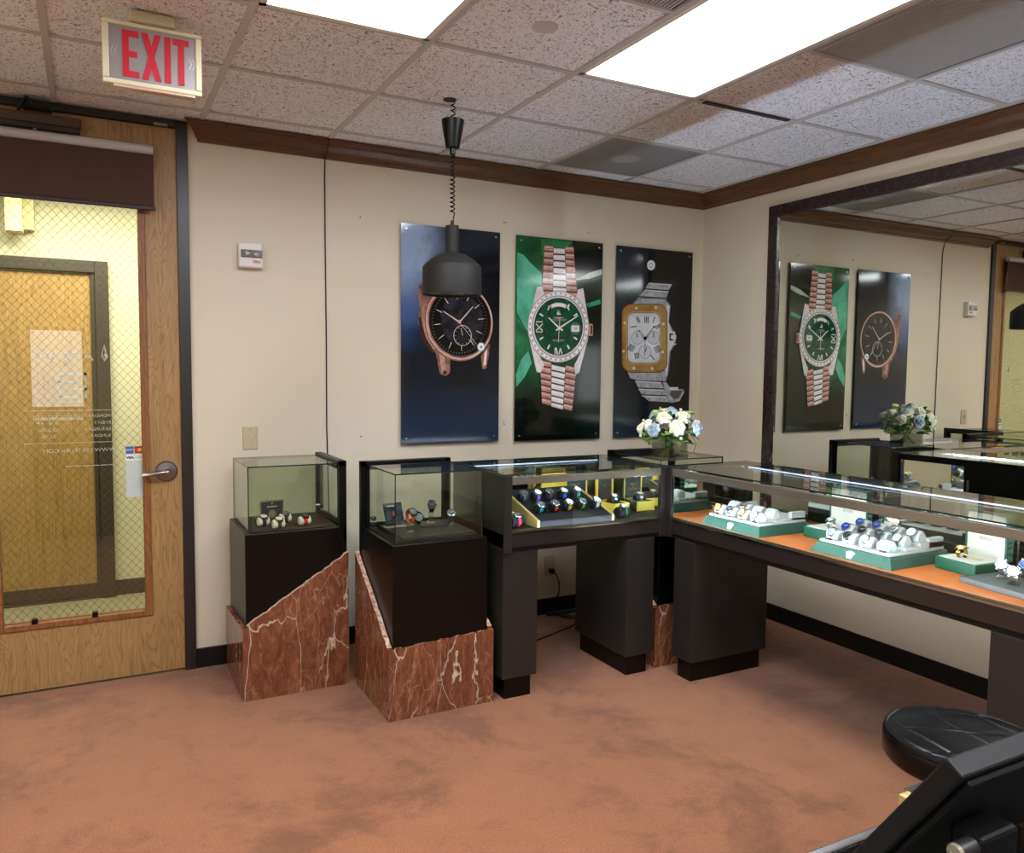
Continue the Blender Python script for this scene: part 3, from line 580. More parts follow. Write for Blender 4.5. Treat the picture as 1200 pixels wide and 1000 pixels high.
for h in (1, 2, 4, 5, 7, 8, 10): t = h*PI/6; a.line((GC[0]+math.sin(t)*74, GC[1]-math.cos(t)*88), (GC[0]+math.sin(t)*90, GC[1]-math.cos(t)*107), 6, IV2, 7); 
a.line((124, 428), (152, 458), 4, IV2); a.line((152, 428), (124, 458), 4, IV2); a.line((124, 420), (152, 420), 4, IV2); a.line((124, 462), (152, 462), 3, IV2)
a.line((208, 528), (214, 556), 5, IV2); a.line((204, 556), (204, 528), 4, IV2); a.line((219, 556), (226, 530), 4, IV2); a.line((226, 530), (233, 556), 4, IV2)
arc = [(GC[0]+math.sin(t)*80, GC[1]-math.cos(t)*100) for t in [-.44+.88*i/8 for i in range(9)]]+[(GC[0]+math.sin(t)*70, GC[1]-math.cos(t)*83) for t in [.44-.88*i/8 for i in range(9)]]
a.poly(arc, I('#c9c5be')); arc = [(GC[0]+math.sin(t)*77, GC[1]-math.cos(t)*97) for t in [-.36+.72*i/8 for i in range(9)]]+[(GC[0]+math.sin(t)*72, GC[1]-math.cos(t)*86) for t in [.36-.72*i/8 for i in range(9)]]; a.poly(arc, I('#e9e6e0'))
for s_ in (-1, 1): a.line((GC[0]+s_*38, 352), (GC[0]+s_*44, 372), 5, IV2)
a.ell(288, 447, 23, 25, I('#4f6c5f')); a.rr(272, 435, 304, 461, 3, I('#d9d8d4'))
for i, s_ in enumerate((-1, 0, 1)): a.poly([(220+s_*8-2, 388), (220+s_*4.5, 372-(1-abs(s_))*3), (220+s_*3+2, 388)], IV2)
a.rr(212, 387, 228, 391, 1, IV2)
for yy, ww in ((402, 20), (409, 34), (415, 30), (495, 26), (500, 22)): a.line((218-ww, yy), (218+ww, yy), 1.6, I('#b59a78') if yy > 405 else IV2)
a.line((221, 446), (176, 402), 7, IV2, 4); a.line((221, 446), (300, 394), 7, IV2, 4); a.line((221, 446), (236, 456), 7, IV2); a.line((221, 446), (208, 456), 6, IV2); a.line((223, 410), (217, 505), 2, IV2); a.ell(221, 446, 6, 7, SV)
a.done(p2)
for (u, v_, s_, b_) in ((218, 405, .011, 'ROLEX'), (288, 448, .021, '28')):
    x, z = a.P(u, v_); text('print_text', b_, s_, (x, a.y-.0003, z), (PI/2, 0, 0), IV2 if s_ < .02 else I('#333634'), p2, extrude=0.0001)
# poster 3: black
m = N('print_black'); v = m.coord(); sp = m.n('ShaderNodeSeparateXYZ'); m.l(v, sp.inputs[0])
k = m.math('MULTIPLY', m.ramp(m.math('ADD', m.math('MULTIPLY', sp.outputs[0], 1.6), .5), [(.0, 1.0), (.6, 0.0)]), m.ramp(m.math('MULTIPLY', m.math('SUBTRACT', sp.outputs[2], 1.09), .83), [(.0, 1.0), (.35, .1), (.6, .35), (1, .6)]))
m.set(m.mix(k, '#0a0909', '#2b3a44'), .08); P3 = m.m
p3 = poster(-.718, -.106, 1.085, 2.295, P3, 'black poster of a square steel watch with gold bezel, rightmost of the three')
a = Art(590, 260, 3.571, -.412); a.y = -.0051
S1, S2, S3, G1, G2, G3, SC = ink('#87888b', '#a9abae', 20), I('#5b5d61'), I('#c6c8ca'), ink('#7e5c2c', '#a37c40', 10), I('#c8a468'), I('#553a1c'), I('#94785a')
a.poly([(615, 248), (720, 245), (728, 262), (690, 300), (670, 340), (655, 330), (680, 275), (625, 256)], I('#1d1d1f'))
def link(p, m_=S1):
    a.poly(p, I('#303236')); a.poly([(p[0][0]+1, p[0][1]+1), (p[1][0]-1, p[1][1]+1), (p[2][0]-1, p[2][1]-3), (p[3][0]+1, p[3][1]-3)], m_)
    a.line((p[0][0]+2, p[0][1]+4), (p[1][0]-2, p[1][1]+4), 3, S3)
link([(598, 256), (696, 262), (682, 290), (582, 283)]); link([(582, 284), (682, 291), (672, 322), (556, 315)]); link([(556, 316), (674, 323), (666, 352), (530, 346)])
for p in ((602, 267), (672, 273), (592, 296), (655, 299), (562, 328), (638, 326)): a.ell(*p, 5, 4, SC, n=12)
a.poly([(530, 345), (560, 318), (665, 322), (690, 350), (682, 420), (708, 470), (712, 512), (690, 545), (684, 610), (672, 668), (560, 666), (520, 655), (500, 610), (485, 590), (484, 420), (495, 372)], S2)
a.poly([(528, 350), (560, 322), (662, 326), (680, 345), (672, 380), (505, 370)], S1); a.poly([(672, 345), (686, 352), (680, 420), (700, 470), (704, 510), (684, 545), (676, 640), (664, 662), (668, 500)], S3)
a.poly([(497, 600), (520, 655), (560, 664), (668, 666), (672, 625), (560, 632)], S1)
a.rr(683, 460, 708, 505, 5, S3); a.rr(684, 468, 700, 498, 3, I('#101012')); a.rr(690, 474, 712, 492, 3, S3); a.line((690, 515), (712, 512), 5, S3)
a.rr(484, 344, 676, 632, 42, G3); a.rr(487, 346, 674, 628, 40, G1); a.rr(492, 350, 670, 622, 36, ink('#8a6632', '#ab8446', 5)); a.rr(504, 378, 650, 596, 30, G2); a.rr(507, 381, 647, 593, 28, I('#4b4d50')); a.rr(510, 384, 644, 590, 26, ink('#b7babb', '#cfd1d1', 5)); a.rr(522, 398, 632, 574, 16, ink('#c7c9c9', '#dadbda', 5))
for p in ((546, 363), (627, 360), (497, 424), (659, 428), (492, 542), (655, 545), (535, 613), (612, 614)): a.ell(*p, 5.5, 6, S3, n=12); a.line((p[0]-3, p[1]-2), (p[0]+3, p[1]+2), 1.2, S2)
BK = I('#1c1c1e')
for cx, cy, r in ((549, 486, 26), (617, 486, 26), (582, 545, 27)): a.ell(cx, cy, r, r*1.12, I('#9fa3a6')); a.ell(cx, cy, r*.85, r*.95, I('#bfc2c4'))
def roman(cx, cy, ang, n_):
    for i in range(n_):
        o = (i-(n_-1)/2)*7; t = math.radians(ang); px, py = math.cos(t), math.sin(t)
        a.line((cx+px*o-py*-13, cy+py*o+px*-13), (cx+px*o+py*-13, cy+py*o-px*-13), 4, BK, 3)
roman(588, 412, 0, 3); roman(553, 412, -25, 2); roman(618, 412, 22, 1); roman(634, 440, 60, 2); roman(533, 440, 85, 1); roman(524, 528, -62, 4); roman(633, 534, 62, 4); roman(547, 562, -8, 3); roman(612, 568, -35, 1)
a.line((582, 490), (555, 455), 8, BK, 5); a.line((579, 485), (558, 460), 3, S3); a.line((582, 490), (622, 436), 8, BK, 4); a.line((588, 482), (614, 446), 2.5, S3); a.line((582, 480), (580, 560), 2, BK); a.ell(582, 489, 7, 8, BK)
a.line((549, 486), (546, 466), 3, BK); a.line((617, 486), (617, 464), 3, BK); a.line((582, 545), (588, 525), 3, BK)
link([(538, 664), (650, 670), (662, 700), (552, 696)]); link([(552, 697), (662, 701), (672, 728), (566, 724)]); link([(566, 725), (672, 729), (690, 758), (596, 752)])
a.poly([(655, 672), (668, 670), (690, 700), (740, 700), (745, 712), (725, 750), (690, 758), (668, 720)], S1); a.poly([(690, 706), (738, 706), (722, 738), (700, 742), (684, 722)], I('#4a4c50')); a.rr(682, 692, 720, 704, 4, S3)
for p in ((549, 649), (629, 652), (562, 688), (637, 688), (578, 716), (650, 719), (598, 742), (662, 744)): a.ell(*p, 5, 4.5, SC, n=12)
a.ell(606, 184, 17, 21, I('#bfc3c4')); a.ell(606, 184, 15, 19, I('#e9ebeb')); a.ell(606, 184, 9, 12, I('#9aa0a3')); a.ell(606, 184, 5, 8, I('#e9ebeb'))
a.done(p3)

# ------------------------------------------------------------------ pedestal cases
def edge_line(a0, a1, rough=.006, n_=26):
    pts = []
    for i in range(n_+1):
        t = i/n_; pts.append((a0[0]+(a1[0]-a0[0])*t, a0[1]+(a1[1]-a0[1])*t+(random.uniform(-rough, rough) if 0 < i < n_ else 0)))
    return pts
def pedestal(loc, rz, label, marble_label=None):
    t = thing('display_pedestal', label, 'display case', loc, rz, 'glass cases on black plinths with marble bases')
    hb, ht, T = .248, .243, .02; lo, hi = .308, .64
    mb = MB(); mb.prism([(-hb, 0), (hb, 0)]+edge_line((hb, lo+.028), (-hb, lo), .004), -ht, -ht+T, 'y', 0, 0); mb.build('marble_panel', MARBLE, t)
    for sx, l0 in ((-1, lo), (1, lo+.028)):
        ys_ = [(-ht+T, 0), (ht, 0)]+edge_line((ht, hi), (-ht+T, l0+.01), .005)
        mb = MB(); mb.prism(ys_, *sorted((sx*hb, sx*(hb-T))), 'x', 0, 0)
        # the broken sloping top of each slab is rough and paler
        me = mb.build('marble_panel', [MARBLE, MEDGE], t)
        for p in me.data.polygons:
            if p.normal.z > .3: p.material_index = 1
    B(-hb+T, hb-T, -ht+T, ht, 0, .02).build('plinth_base', BLACKM, t)
    c = .224; B(-c, c, -c, c, .02, .757).build('cabinet', BLACKL, t, bevel=.003)
    B(-.2, .2, -.195, .19, .757, .762).build('deck', DECKB, t)
    g, z0, z1, th = .207, .757, 1.055, .005
    MB().pane(-g, g, -g-.0, -g+th, z0, z1).build('glass_panel', [GLASS, GEDGE], t); MB().pane(-g, -g+th, -g+th, .205, z0, z1).build('glass_panel', [GLASS, GEDGE], t)
    MB().pane(g-th, g, -g+th, .205, z0, z1).build('glass_panel', [GLASS, GEDGE], t); MB().pane(-g, g, -g, .205, z1, z1+.006).build('glass_panel', [GLASS, GEDGE], t)
    f = MB(); f.box(-.228, -.2, .205, .24, .7, 1.072); f.box(.2, .228, .205, .24, .7, 1.072); f.box(-.228, .228, .205, .24, 1.045, 1.072); f.box(-.228, .228, .224, .24, .02, .775); f.build('door_frame', BLACKL, t, bevel=.002)
    f = MB(); f.box(-.2, -.185, .207, .222, .765, 1.045); f.box(.185, .2, .207, .222, .765, 1.045); f.box(-.2, .2, .207, .222, 1.03, 1.045); f.box(-.2, .2, .207, .222, .757, .772); d_ = f.build('case_door', BLACKM, t)
    MB().pane(-.185, .185, .212, .216, .772, 1.03).build('door_pane', [GLASS, GEDGE], d_)
    k = MB(); k.lathe([(.012, 0), (.012, -.02), (.008, -.022), (0, -.022)], 14, (-.17, .212, .80), 'y'); k.build('lock', CHROME, d_, smooth=True)
    return t
pedestal((-2.83, -.29, 0), -PI/2, 'glass case on black plinth in low red marble nearest the door')
pedestal((-2.31, -.785, 0), 0, 'glass case on black plinth in red marble, right beside the lit counter')
pedestal((-.895, -.785, 0), 0, 'glass case in the corner behind both counters, with flowers on top')

# ------------------------------------------------------------------ counters (local: front along +x, front face at y=0, depth to +y)
LEDU = emit('#cfdfff', LEDS, 'led_strip_sill')
LEDA = emit('#cfdfff', LEDS*.3, 'led_strip_short')
LEDB = emit('#c4d8ff', 4.5, 'led_strip_dim')
LEDM = emit('#dce9ff', LED, 'led_strip')
def counter(name, label, L, dep, loc, rz, deck, legs, doors, open0, apron=APRON):
    t = thing(name, label, 'display counter', loc, rz)
    B(0, L, 0, dep, .706, .772).build('apron', apron, t, bevel=.002); B(.01, L-.01, .012, dep-.01, .684, .706).build('under_frame', BLACKM, t)
    B(.04, L-.04, .008, dep-.03, .772, .776).build('deck', deck, t)
    for x0, x1 in ((0, .04), (L-.04, L)):
        B(x0, x1, -.006, dep, .686, 1.036).build('end_panel', GREYL if (x0 == 0) else GREYL, t, bevel=.002)
    B(.0402, .0415, .012, dep-.02, .776, 1.02).build('inner_mirror', MIRROR, t); B(L-.0415, L-.0402, .012, dep-.02, .776, 1.02).build('inner_mirror', MIRROR, t)
    fr_ = MB(); fr_.prism([(-.004, .993), (.004, .993), (.004, 1.016), (.020, 1.016), (.020, 1.028), (-.004, 1.028)], .04, L-.04, 'x'); fr_.build('front_rail', BRUSH, t, bevel=.002)
    B(.04, L-.04, -.003, .0018, .771, .779).build('sill_trim', CHROME, t); B(.04, L-.04, .0075, .010, .776, .788).build('sill_lip', BRUSH, t)
    MB().pane(.04, L-.04, .002, .007, .778, .996).build('front_glass', [GLASS, GEDGE], t)
    MB().pane(.0, L, -.004, dep, 1.036, 1.042).build('top_glass', [GLASS, GEDGE], t)
    f = MB(); f.box(.04, L-.04, dep-.03, dep, 1.005, 1.036); f.box(.04, L-.04, dep-.055, dep-.03, 1.024, 1.036); f.box(.04, .06, dep-.03, dep, .772, 1.005); f.box(L-.06, L-.04, dep-.03, dep, .772, 1.005); f.box(.04, L-.04, dep-.03, dep, .772, .785); f.build('back_frame', BLACKL, t)
    B(.06, L-.06, .012, .022, .7765, .7785).build('led_strip', LEDA if L < 1.2 else LEDU, t)
    B(.05, L-.05, .006, .018, 1.008, 1.0155).build('led_strip', LEDM, t); B(.06, L-.06, dep-.037, dep-.031, 1.014, 1.019).build('led_strip', LEDB, t)
    for k, (x0, x1) in enumerate(doors):
        o = dep-.012-.006*(k % 2); s_ = B(x0, x1, o-.002, o+.002, .785, 1.005).build('sliding_door', BLACKL, t)
        B(x0, x1, o-.0035, o-.0021, .787, 1.003).build('door_mirror', MIRROR, s_)
        B(x0+.02, x0+.032, o+.002, o+.008, .87, .93).build('door_pull', NICKEL, s_)
    for (x0, x1, y0_, y1_) in legs:
        q = B(x0, x1, y0_, y1_, .1, .686).build('leg', GREYL, t, bevel=.002)
        i_ = .022; B(x0+i_, x1-i_, y0_+.02, y1_-.02, 0, .1).build('leg_plinth', BLACKL, q)
    return t
# back counter: world x = lx-2.035, y = ly-1.064
cA = counter('lit_counter', 'lit glass counter with black deck under the posters', .912, .56, (-2.035, -1.064, 0), 0, DECKB,
        [(.005, .185, .012, .46), (.68, .845, .0, .46)], [(.07, .47), (.45, .86)], 0)
# right counter: local x -> world -y, local y -> world +x
cB = counter('long_counter', 'long lit glass counter with orange wood deck in front of the mirror', 1.9, .52, (-1.12, -1.064, 0), -PI/2, wood('deck_cherry', '#ad5c22', '#bb6829', '#91480f', 'x', .9, .4),
        [(.07, .21, .0, .49), (1.63, 1.77, .0, .49)], [(.44, .96), (.93, 1.42), (1.40, 1.84)], 1)

# ------------------------------------------------------------------ watches
def ringband(mb, R, w0, t, n_=26, a0=0, a1=2*PI, kz=1.0, mi=0, taper=None):
    close = abs(a1-a0-2*PI) < 1e-4; m_ = n_ if close else n_+1
    vs = []
    for i in range(m_):
        q = a0+(a1-a0)*i/n_; w_ = w0/2*(1 if not taper else 1-taper*abs(math.sin((q-taper_c)/2)))
        for r_, x in ((R, -w_), (R, w_), (R+t, w_), (R+t, -w_)): vs.append((x, -r_*math.sin(q), r_*math.cos(q)*kz))
    fs = []
    for i in range(n_):
        j = (i+1) % m_ if close else i+1
        for k in range(4): fs.append((i*4+k, i*4+(k+1) % 4, j*4+(k+1) % 4, j*4+k))
    if not close: fs += [(0, 1, 2, 3), (n_*4+3, n_*4+2, n_*4+1, n_*4)]
    mb.add(vs, fs, mi)
taper_c = 0
def watch(label, loc, rz=0, strap='#222222', case=STEEL, dial='#1a1a1c', R=.021, ang=50, lift=0, metalband=False, rc=.019, group=None, band_w=.02, kz=1.0, ry=0, tilt=0, bezel=None):
    global taper_c
    t = thing('wristwatch', label, 'watch', loc, rz, group); t.rotation_euler = (tilt, ry, rz)
    th = math.radians(ang); taper_c = th; c0 = lift+R*kz
    mb = MB(); mb.T = Matrix.Translation((0, 0, c0))
    if metalband:
        for i in range(26):
            q = 2*PI*i/26; w_ = band_w/2*(1-.25*abs(math.sin((q-th)/2)))
            M = Matrix.Translation((0, 0, c0)) @ Matrix.Rotation(q, 4, 'X'); mb.T = M
            h_ = R*kz if kz == 1 else R
            for xa, xb, e in ((-w_, -w_*.4, 0), (-w_*.36, w_*.36, .0006), (w_*.4, w_, 0)): mb.box(xa, xb, -R*.105, R*.105, R, R+.0022+e)
        mb.build('bracelet', metalband if not isinstance(metalband, bool) else STEEL, t)
    else:
        ringband(mb, R+.0004, band_w, .0022, 26, kz=kz, taper=.25); mb.build('strap', pm(strap, .5, 0, .4), t, smooth=True)
    M = Matrix.Translation((0, 0, c0)) @ Matrix.Rotation(th, 4, 'X') @ Matrix.Translation((0, 0, R*(kz if ang < 30 else 1)+.001))
    cm = MB(); cm.T = M; cm.lathe([(rc*.86, -.001), (rc, .002), (rc, .0065), (rc*.93, .0085), (rc*.83, .009), (rc*.8, .0072)], 24)
    for sx in (-1, 1):
        for sy in (-1, 1): cm.box(sx*band_w*.5-.0018+(.0018*sx), sx*band_w*.5+.0018+(.0018*sx), sy*rc*.78-.005, sy*rc*.78+.005, -.002, .0045)
    cm.box(rc-.001, rc+.004, -.0022, .0022, .002, .0065)
    cs_ = cm.build('case', case, t, smooth=True)
    dm = MB(); dm.T = M; dm.lathe([(rc*.82, .0066), (rc*.82, .0073), (0, .0073)], 20); dm.build('dial', pm(dial, .45, 0, .3), t)
    if bezel: bm_ = MB(); bm_.T = M; bm_.lathe([(rc*.97, .0078), (rc*.95, .0098), (rc*.8, .0094), (rc*.79, .0078)], 24); bm_.build('bezel', pm(bezel, .2), t, smooth=True)
    hm = MB(); hm.T = M
    hm.T = M @ Matrix.Rotation(math.radians(55), 4, 'Z'); hm.box(-.0005, .0005, 0, rc*.48, .0074, .0079); hm.T = M @ Matrix.Rotation(math.radians(-50), 4, 'Z'); hm.box(-.0004, .0004, 0, rc*.68, .0076, .0081)
    hc = '#e8e8e8' if sum(int(dial[i:i+2], 16) for i in (1, 3, 5)) < 380 else '#222222'
    hm.T = M
    for k in range(12):
        q = k*PI/6; x, y = math.sin(q)*rc*.66, math.cos(q)*rc*.66; hm.box(x-.0006, x+.0006, y-.0006, y+.0006, .0073, .0077)
    hm.build('hands', pm(hc, .3), t)
    return t
def cushion(label, loc, rz, col, R=.021, wd=.054, group=None, end='#b9b6aa', tilt=0, kz=1):
    t = thing('watch_cushion', label, 'cushion', loc, rz, group); t.rotation_euler = (tilt, 0, rz)
    MB().lathe([(0, -wd/2), (R*.8, -wd/2), (R*.98, -wd/2+.004), (R, -wd/2+.007), (R, wd/2-.007), (R*.98, wd/2-.004), (R*.8, wd/2), (0, wd/2)], 22, (0, 0, R), 'x').build('pad', pm(col, .7, 0, .2), t, smooth=True)
    return t
Z1 = .7625
# left case: four watches on cream cushions and a dark plaque
for nm, x, y, sc, dc, cm_ in (('navy', -2.945, -.36, '#121a38', '#d8d8d4', ROSE), ('green', -2.893, -.45, '#0f4428', '#e0dccc', GOLD), ('black', -2.835, -.315, '#0c0e14', '#20242c', STEEL), ('red', -2.765, -.415, '#d6201c', '#202020', pm('#2a2a2a', .3, .7))):
    cushion('cream cushion under the %s strap watch in the case nearest the door' % nm, (x, y, Z1), .12, '#e2dfcb')
    watch('watch with %s strap on a cream cushion in the case nearest the door' % nm, (x, y, Z1), .12, sc, cm_, dc, ang=22)
pq = thing('plaque', 'small dark plaque with a ring emblem standing behind the cream cushions', 'plaque', (-2.89, -.285, Z1), .12); 
B(-.05, .05, -.003, .003, .002, .10).build('plaque_face', pm('#23262c', .4), pq); f = MB(); f.box(-.058, .058, .003, .006, 0, .106); f.box(-.058, .058, -.02, .02, 0, .002); f.build('plaque_stand', ACRY, pq)
MB().lathe([(.019, -.0035), (.019, -.0045), (.015, -.0045), (.015, -.0035)], 24, (0, 0, .042), 'y').build('ring_emblem', pm('#8d867a', .4, .5), pq); MB().lathe([(.009, -.0035), (0, -.0045)], 16, (0, 0, .042), 'y').build('ring_emblem', pm('#9a8f80', .4, .5), pq)
B(-.004, .004, -.0045, -.003, .088, .096).build('crest', pm('#c9655a', .4), pq); B(-.024, .024, -.0036, -.003, .074, .079).build('printed_line', pm('#b9b9b6', .5), pq)
# second case: slate tray, standing watches, plaque, pen
sl = tag(B(-.16, .19, -.17, .15, 0, .016).build('slate_tray', pm('#2b2f2c', .45), bevel=.002, loc=(-2.315, -.79, Z1)), 'dark ribbed slate tray in the front glass case', 'tray')
Z2 = Z1+.0165
def stand(label, loc, rz, h, col=ACRY):
    t = thing('watch_stand', label, 'stand', loc, rz, 'clear acrylic watch stands'); B(-.018, .018, -.02, .02, 0, .004).build('foot', col, t); B(-.012, .012, .002, .006, .004, h).build('upright', col, t); B(-.012, .012, -.01, .006, h, h+.004).build('rest', col, t); return t
stand('clear stand under the tall black watch', (-2.235, -.70, Z2), -.3, .05); watch('black watch raised on a tall clear stand, highest in the front glass case', (-2.235, -.705, Z2+.054), -.3, '#0d0d0f', pm('#17171a', .3, .6), '#1b2030', R=.027, ang=72, rc=.021, band_w=.024)
stand('clear stand under the silver watch beside the tall black one', (-2.175, -.79, Z2), -.25, .012); watch('silver octagonal watch low at the right in the front glass case', (-2.175, -.795, Z2+.016), -.25, '#33332f', STEEL, '#3b4352', R=.024, ang=42, rc=.021)
stand('clear stand under the orange strap watch', (-2.345, -.71, Z2), .1, .008); watch('watch with bright orange strap in the front glass case', (-2.345, -.715, Z2+.012), .15, '#d2622a', pm('#3a3a3c', .3, .8), '#6a6a6c', R=.030, ang=45, rc=.021)
watch('black watch with grey dial leaning beside the orange strap watch', (-2.30, -.70, Z2), -.25, '#101010', pm('#202022', .3, .8), '#7a7c80', R=.028, ang=74, rc=.022)
pq = thing('plaque', 'tilted dark picture plaque on a small easel in the front glass case', 'plaque', (-2.425, -.74, Z2), .0)
o = B(-.045, .05, -.003, .003, .01, .115).build('plaque_face', ink('#15181c', '#454d58', 30), pq, rot=(-.35, 0, .2)); B(-.03, .01, -.0036, -.003, .098, .104).build('printed_line', pm('#b9b9b6', .5), o)
f = MB(); f.box(-.05, .055, -.012, .04, 0, .003); f.build('plaque_stand', ACRY, pq); B(-.006, .006, -.004, -.003, .055, .075).build('red_mark', pm('#a83226', .5), o)
tag(MB().tube([(-2.325, -.80, Z2+.006), (-2.20, -.83, Z2+.006)], .0045, 8).build('pen', BLACKL, smooth=True), 'black pen lying on the slate tray', 'pen')
f = thing('acrylic_block', 'small clear acrylic block at the front of the slate tray', 'block', (-2.40, -.865, Z2), .1); B(-.016, .016, -.01, .01, 0, .004).build('foot', ACRY, f); B(-.016, -.012, -.01, .01, .004, .026).build('side', ACRY, f); B(.012, .016, -.01, .01, .004, .026).build('side', ACRY, f)

# lit counter: sloped black display and ten cushions
def wz(y): return .807+.28*(y+1.02)
wd = thing('sloped_display', 'black sloped display with pale gold sides in the lit counter', 'display', (0, 0, 0)); wl, wr_ = -1.835, -1.405
mb = MB(); mb.prism([(-1.02, .7765), (-.67, .7765), (-.67, wz(-.67)), (-1.02, wz(-1.02))], wl+.012, wr_-.012, 'x'); mb.build('sloped_top', pm('#07080c', .6, 0, .25), wd)
for x in (wl, wr_-.012): MB().prism([(-1.02, .7765), (-.67, .7765), (-.67, wz(-.67)+.004), (-1.02, wz(-1.02)+.004)], x, x+.012, 'x').build('side_board', pm('#b09a5c', .4, .3), wd)
tl = math.atan(.28)
FR = [('#3fb6cf', 'light blue', 'steel'), ('#e8621c', 'orange', ''), ('#e6cf1c', 'yellow', ''), ('#4fae2e', 'green', ''), ('#dfe6ee', 'white', '')]
BR = [('#54565e', 'grey', ''), ('#7a54c4', 'purple', ''), ('#30343c', 'charcoal', ''), ('#1f62d8', 'bright blue', ''), ('#2fae98', 'turquoise', '')]
for row, y, lst, xs_ in (('front', -.925, FR, (-1.779, -1.697, -1.62, -1.544, -1.46)), ('back', -.80, BR, (-1.80, -1.724, -1.655, -1.573, -1.493))):
    for (c_, nm, _), x in zip(lst, xs_):
        cushion('black cushion under the %s strap watch on the sloped display' % nm, (x, y, wz(y)-.001), .22, '#0b0b0d', R=.021, wd=.05, tilt=tl)
        watch('watch with %s strap in the %s row of the sloped display' % (nm, row), (x, y, wz(y)-.001), .22, c_, STEEL, '#d8dce2' if nm in ('white', 'yellow', 'purple', 'turquoise') else ('#30343c' if nm != 'bright blue' else '#c9d4e4'), ang=17, tilt=tl, rc=.0215, band_w=.023)
for nm, x, y, rz_, dc in (('crimson', -1.915, -.955, .3, '#2a2e3a'), ('dark green', -1.31, -.955, .35, '#d8d4c0')):
    cushion('black cushion with the %s strap watch beside the sloped display' % nm, (x, y, .7765), rz_, '#0b0b0d', R=.028, wd=.085); watch('watch with %s strap on a black cushion beside the sloped display' % nm, (x, y, .7765), rz_, '#b51e36' if nm[0] == 'c' else '#0e5a34', STEEL, dc, R=.028, ang=18, rc=.02)
bk = thing('small_box', 'tiny yellow box behind the crimson strap watch', 'box', (-1.905, -.86, .7765), .2); B(-.03, .03, -.025, .025, 0, .045).build('base', YELLOW, bk, bevel=.003); B(-.031, .031, -.026, .026, .045, .055).build('lid', YELLOW, bk, bevel=.003)
def ybox(label, loc, rz, w_, d_, hb, lh, txt=True, cush='#141416'):
    t = thing('watch_box', label, 'watch box', loc, rz, 'open yellow watch boxes')
    f = MB(); f.box(-w_, w_, -d_, d_, 0, .006); f.box(-w_, w_, -d_, -d_+.006, 0, hb); f.box(-w_, w_, d_-.006, d_, 0, hb); f.box(-w_, -w_+.006, -d_, d_, 0, hb); f.box(w_-.006, w_, -d_, d_, 0, hb); f.build('base', YELLOW, t)
    B(-w_+.006, w_-.006, -d_+.006, d_-.006, .006, hb-.004).build('lining', pm(cush, .6), t)
    l = MB(); l.box(-w_, w_, d_+.012, d_+.018, hb, hb+lh); l.box(-w_, -w_+.006, d_+.002, d_+.012, hb, hb+lh); l.box(w_-.006, w_, d_+.002, d_+.012, hb, hb+lh); l.box(-w_, w_, d_+.002, d_+.012, hb+lh-.005, hb+lh); l.build('lid', YELLOW, t)
    if txt:
        p = B(-w_+.008, w_-.008, d_+.006, d_+.011, hb+.004, hb+lh-.008).build('lid_lining', pm('#141a24', .5), t)
        text('gold_text', 'BREITLING', .019, (0, d_+.0055, hb+lh*.36), (PI/2, 0, 0), GOLD, t, bold=.0003)
        g_ = MB(); g_.lathe([(.008, 0), (.008, -.001)], 14, (0, d_+.0058, hb+lh*.58), 'y')
        for sx in (-1, 1): g_.prism([(sx*.005, hb+lh*.58+.003), (sx*.022, hb+lh*.58+.010), (sx*.016, hb+lh*.58-.003), (sx*.005, hb+lh*.58-.004)], d_+.0048, d_+.0058, 'y')
        g_.build('winged_emblem', GOLD, t)
    return t
ybox('open yellow box standing closest behind the sloped display, without lettering', (-1.47, -.60, .7765), .1, .075, .035, .11, .10, False)
ybox('open yellow box with dark lined lid and brown cushion, middle of the lit counter', (-1.372, -.70, .7765), .12, .072, .06, .045, .14)
ybox('open yellow box with white watch at the right end of the lit counter', (-1.215, -.76, .7765), -.5, .055, .055, .05, .12) if 0 else ybox('open yellow box with white watch at the right end of the lit counter', (-1.248, -.79, .7765), .1, .055, .065, .05, .13)
cushion('dark brown cushion in the middle yellow box', (-1.38, -.725, .805), .12, '#2e1c18', R=.024, wd=.12); watch('white faced watch on the brown cushion in the middle yellow box', (-1.385, -.725, .805), .12, '#2e2320', STEEL, '#e8e8ea', R=.024, ang=14)
cushion('black cushion in the right end yellow box', (-1.248, -.79, .812), .1, '#141416', R=.022, wd=.06); watch('silver watch on the black cushion in the right end yellow box', (-1.248, -.79, .812), .1, '#cfd2d6', STEEL, '#e4e6e8', R=.022, ang=14, metalband=True)

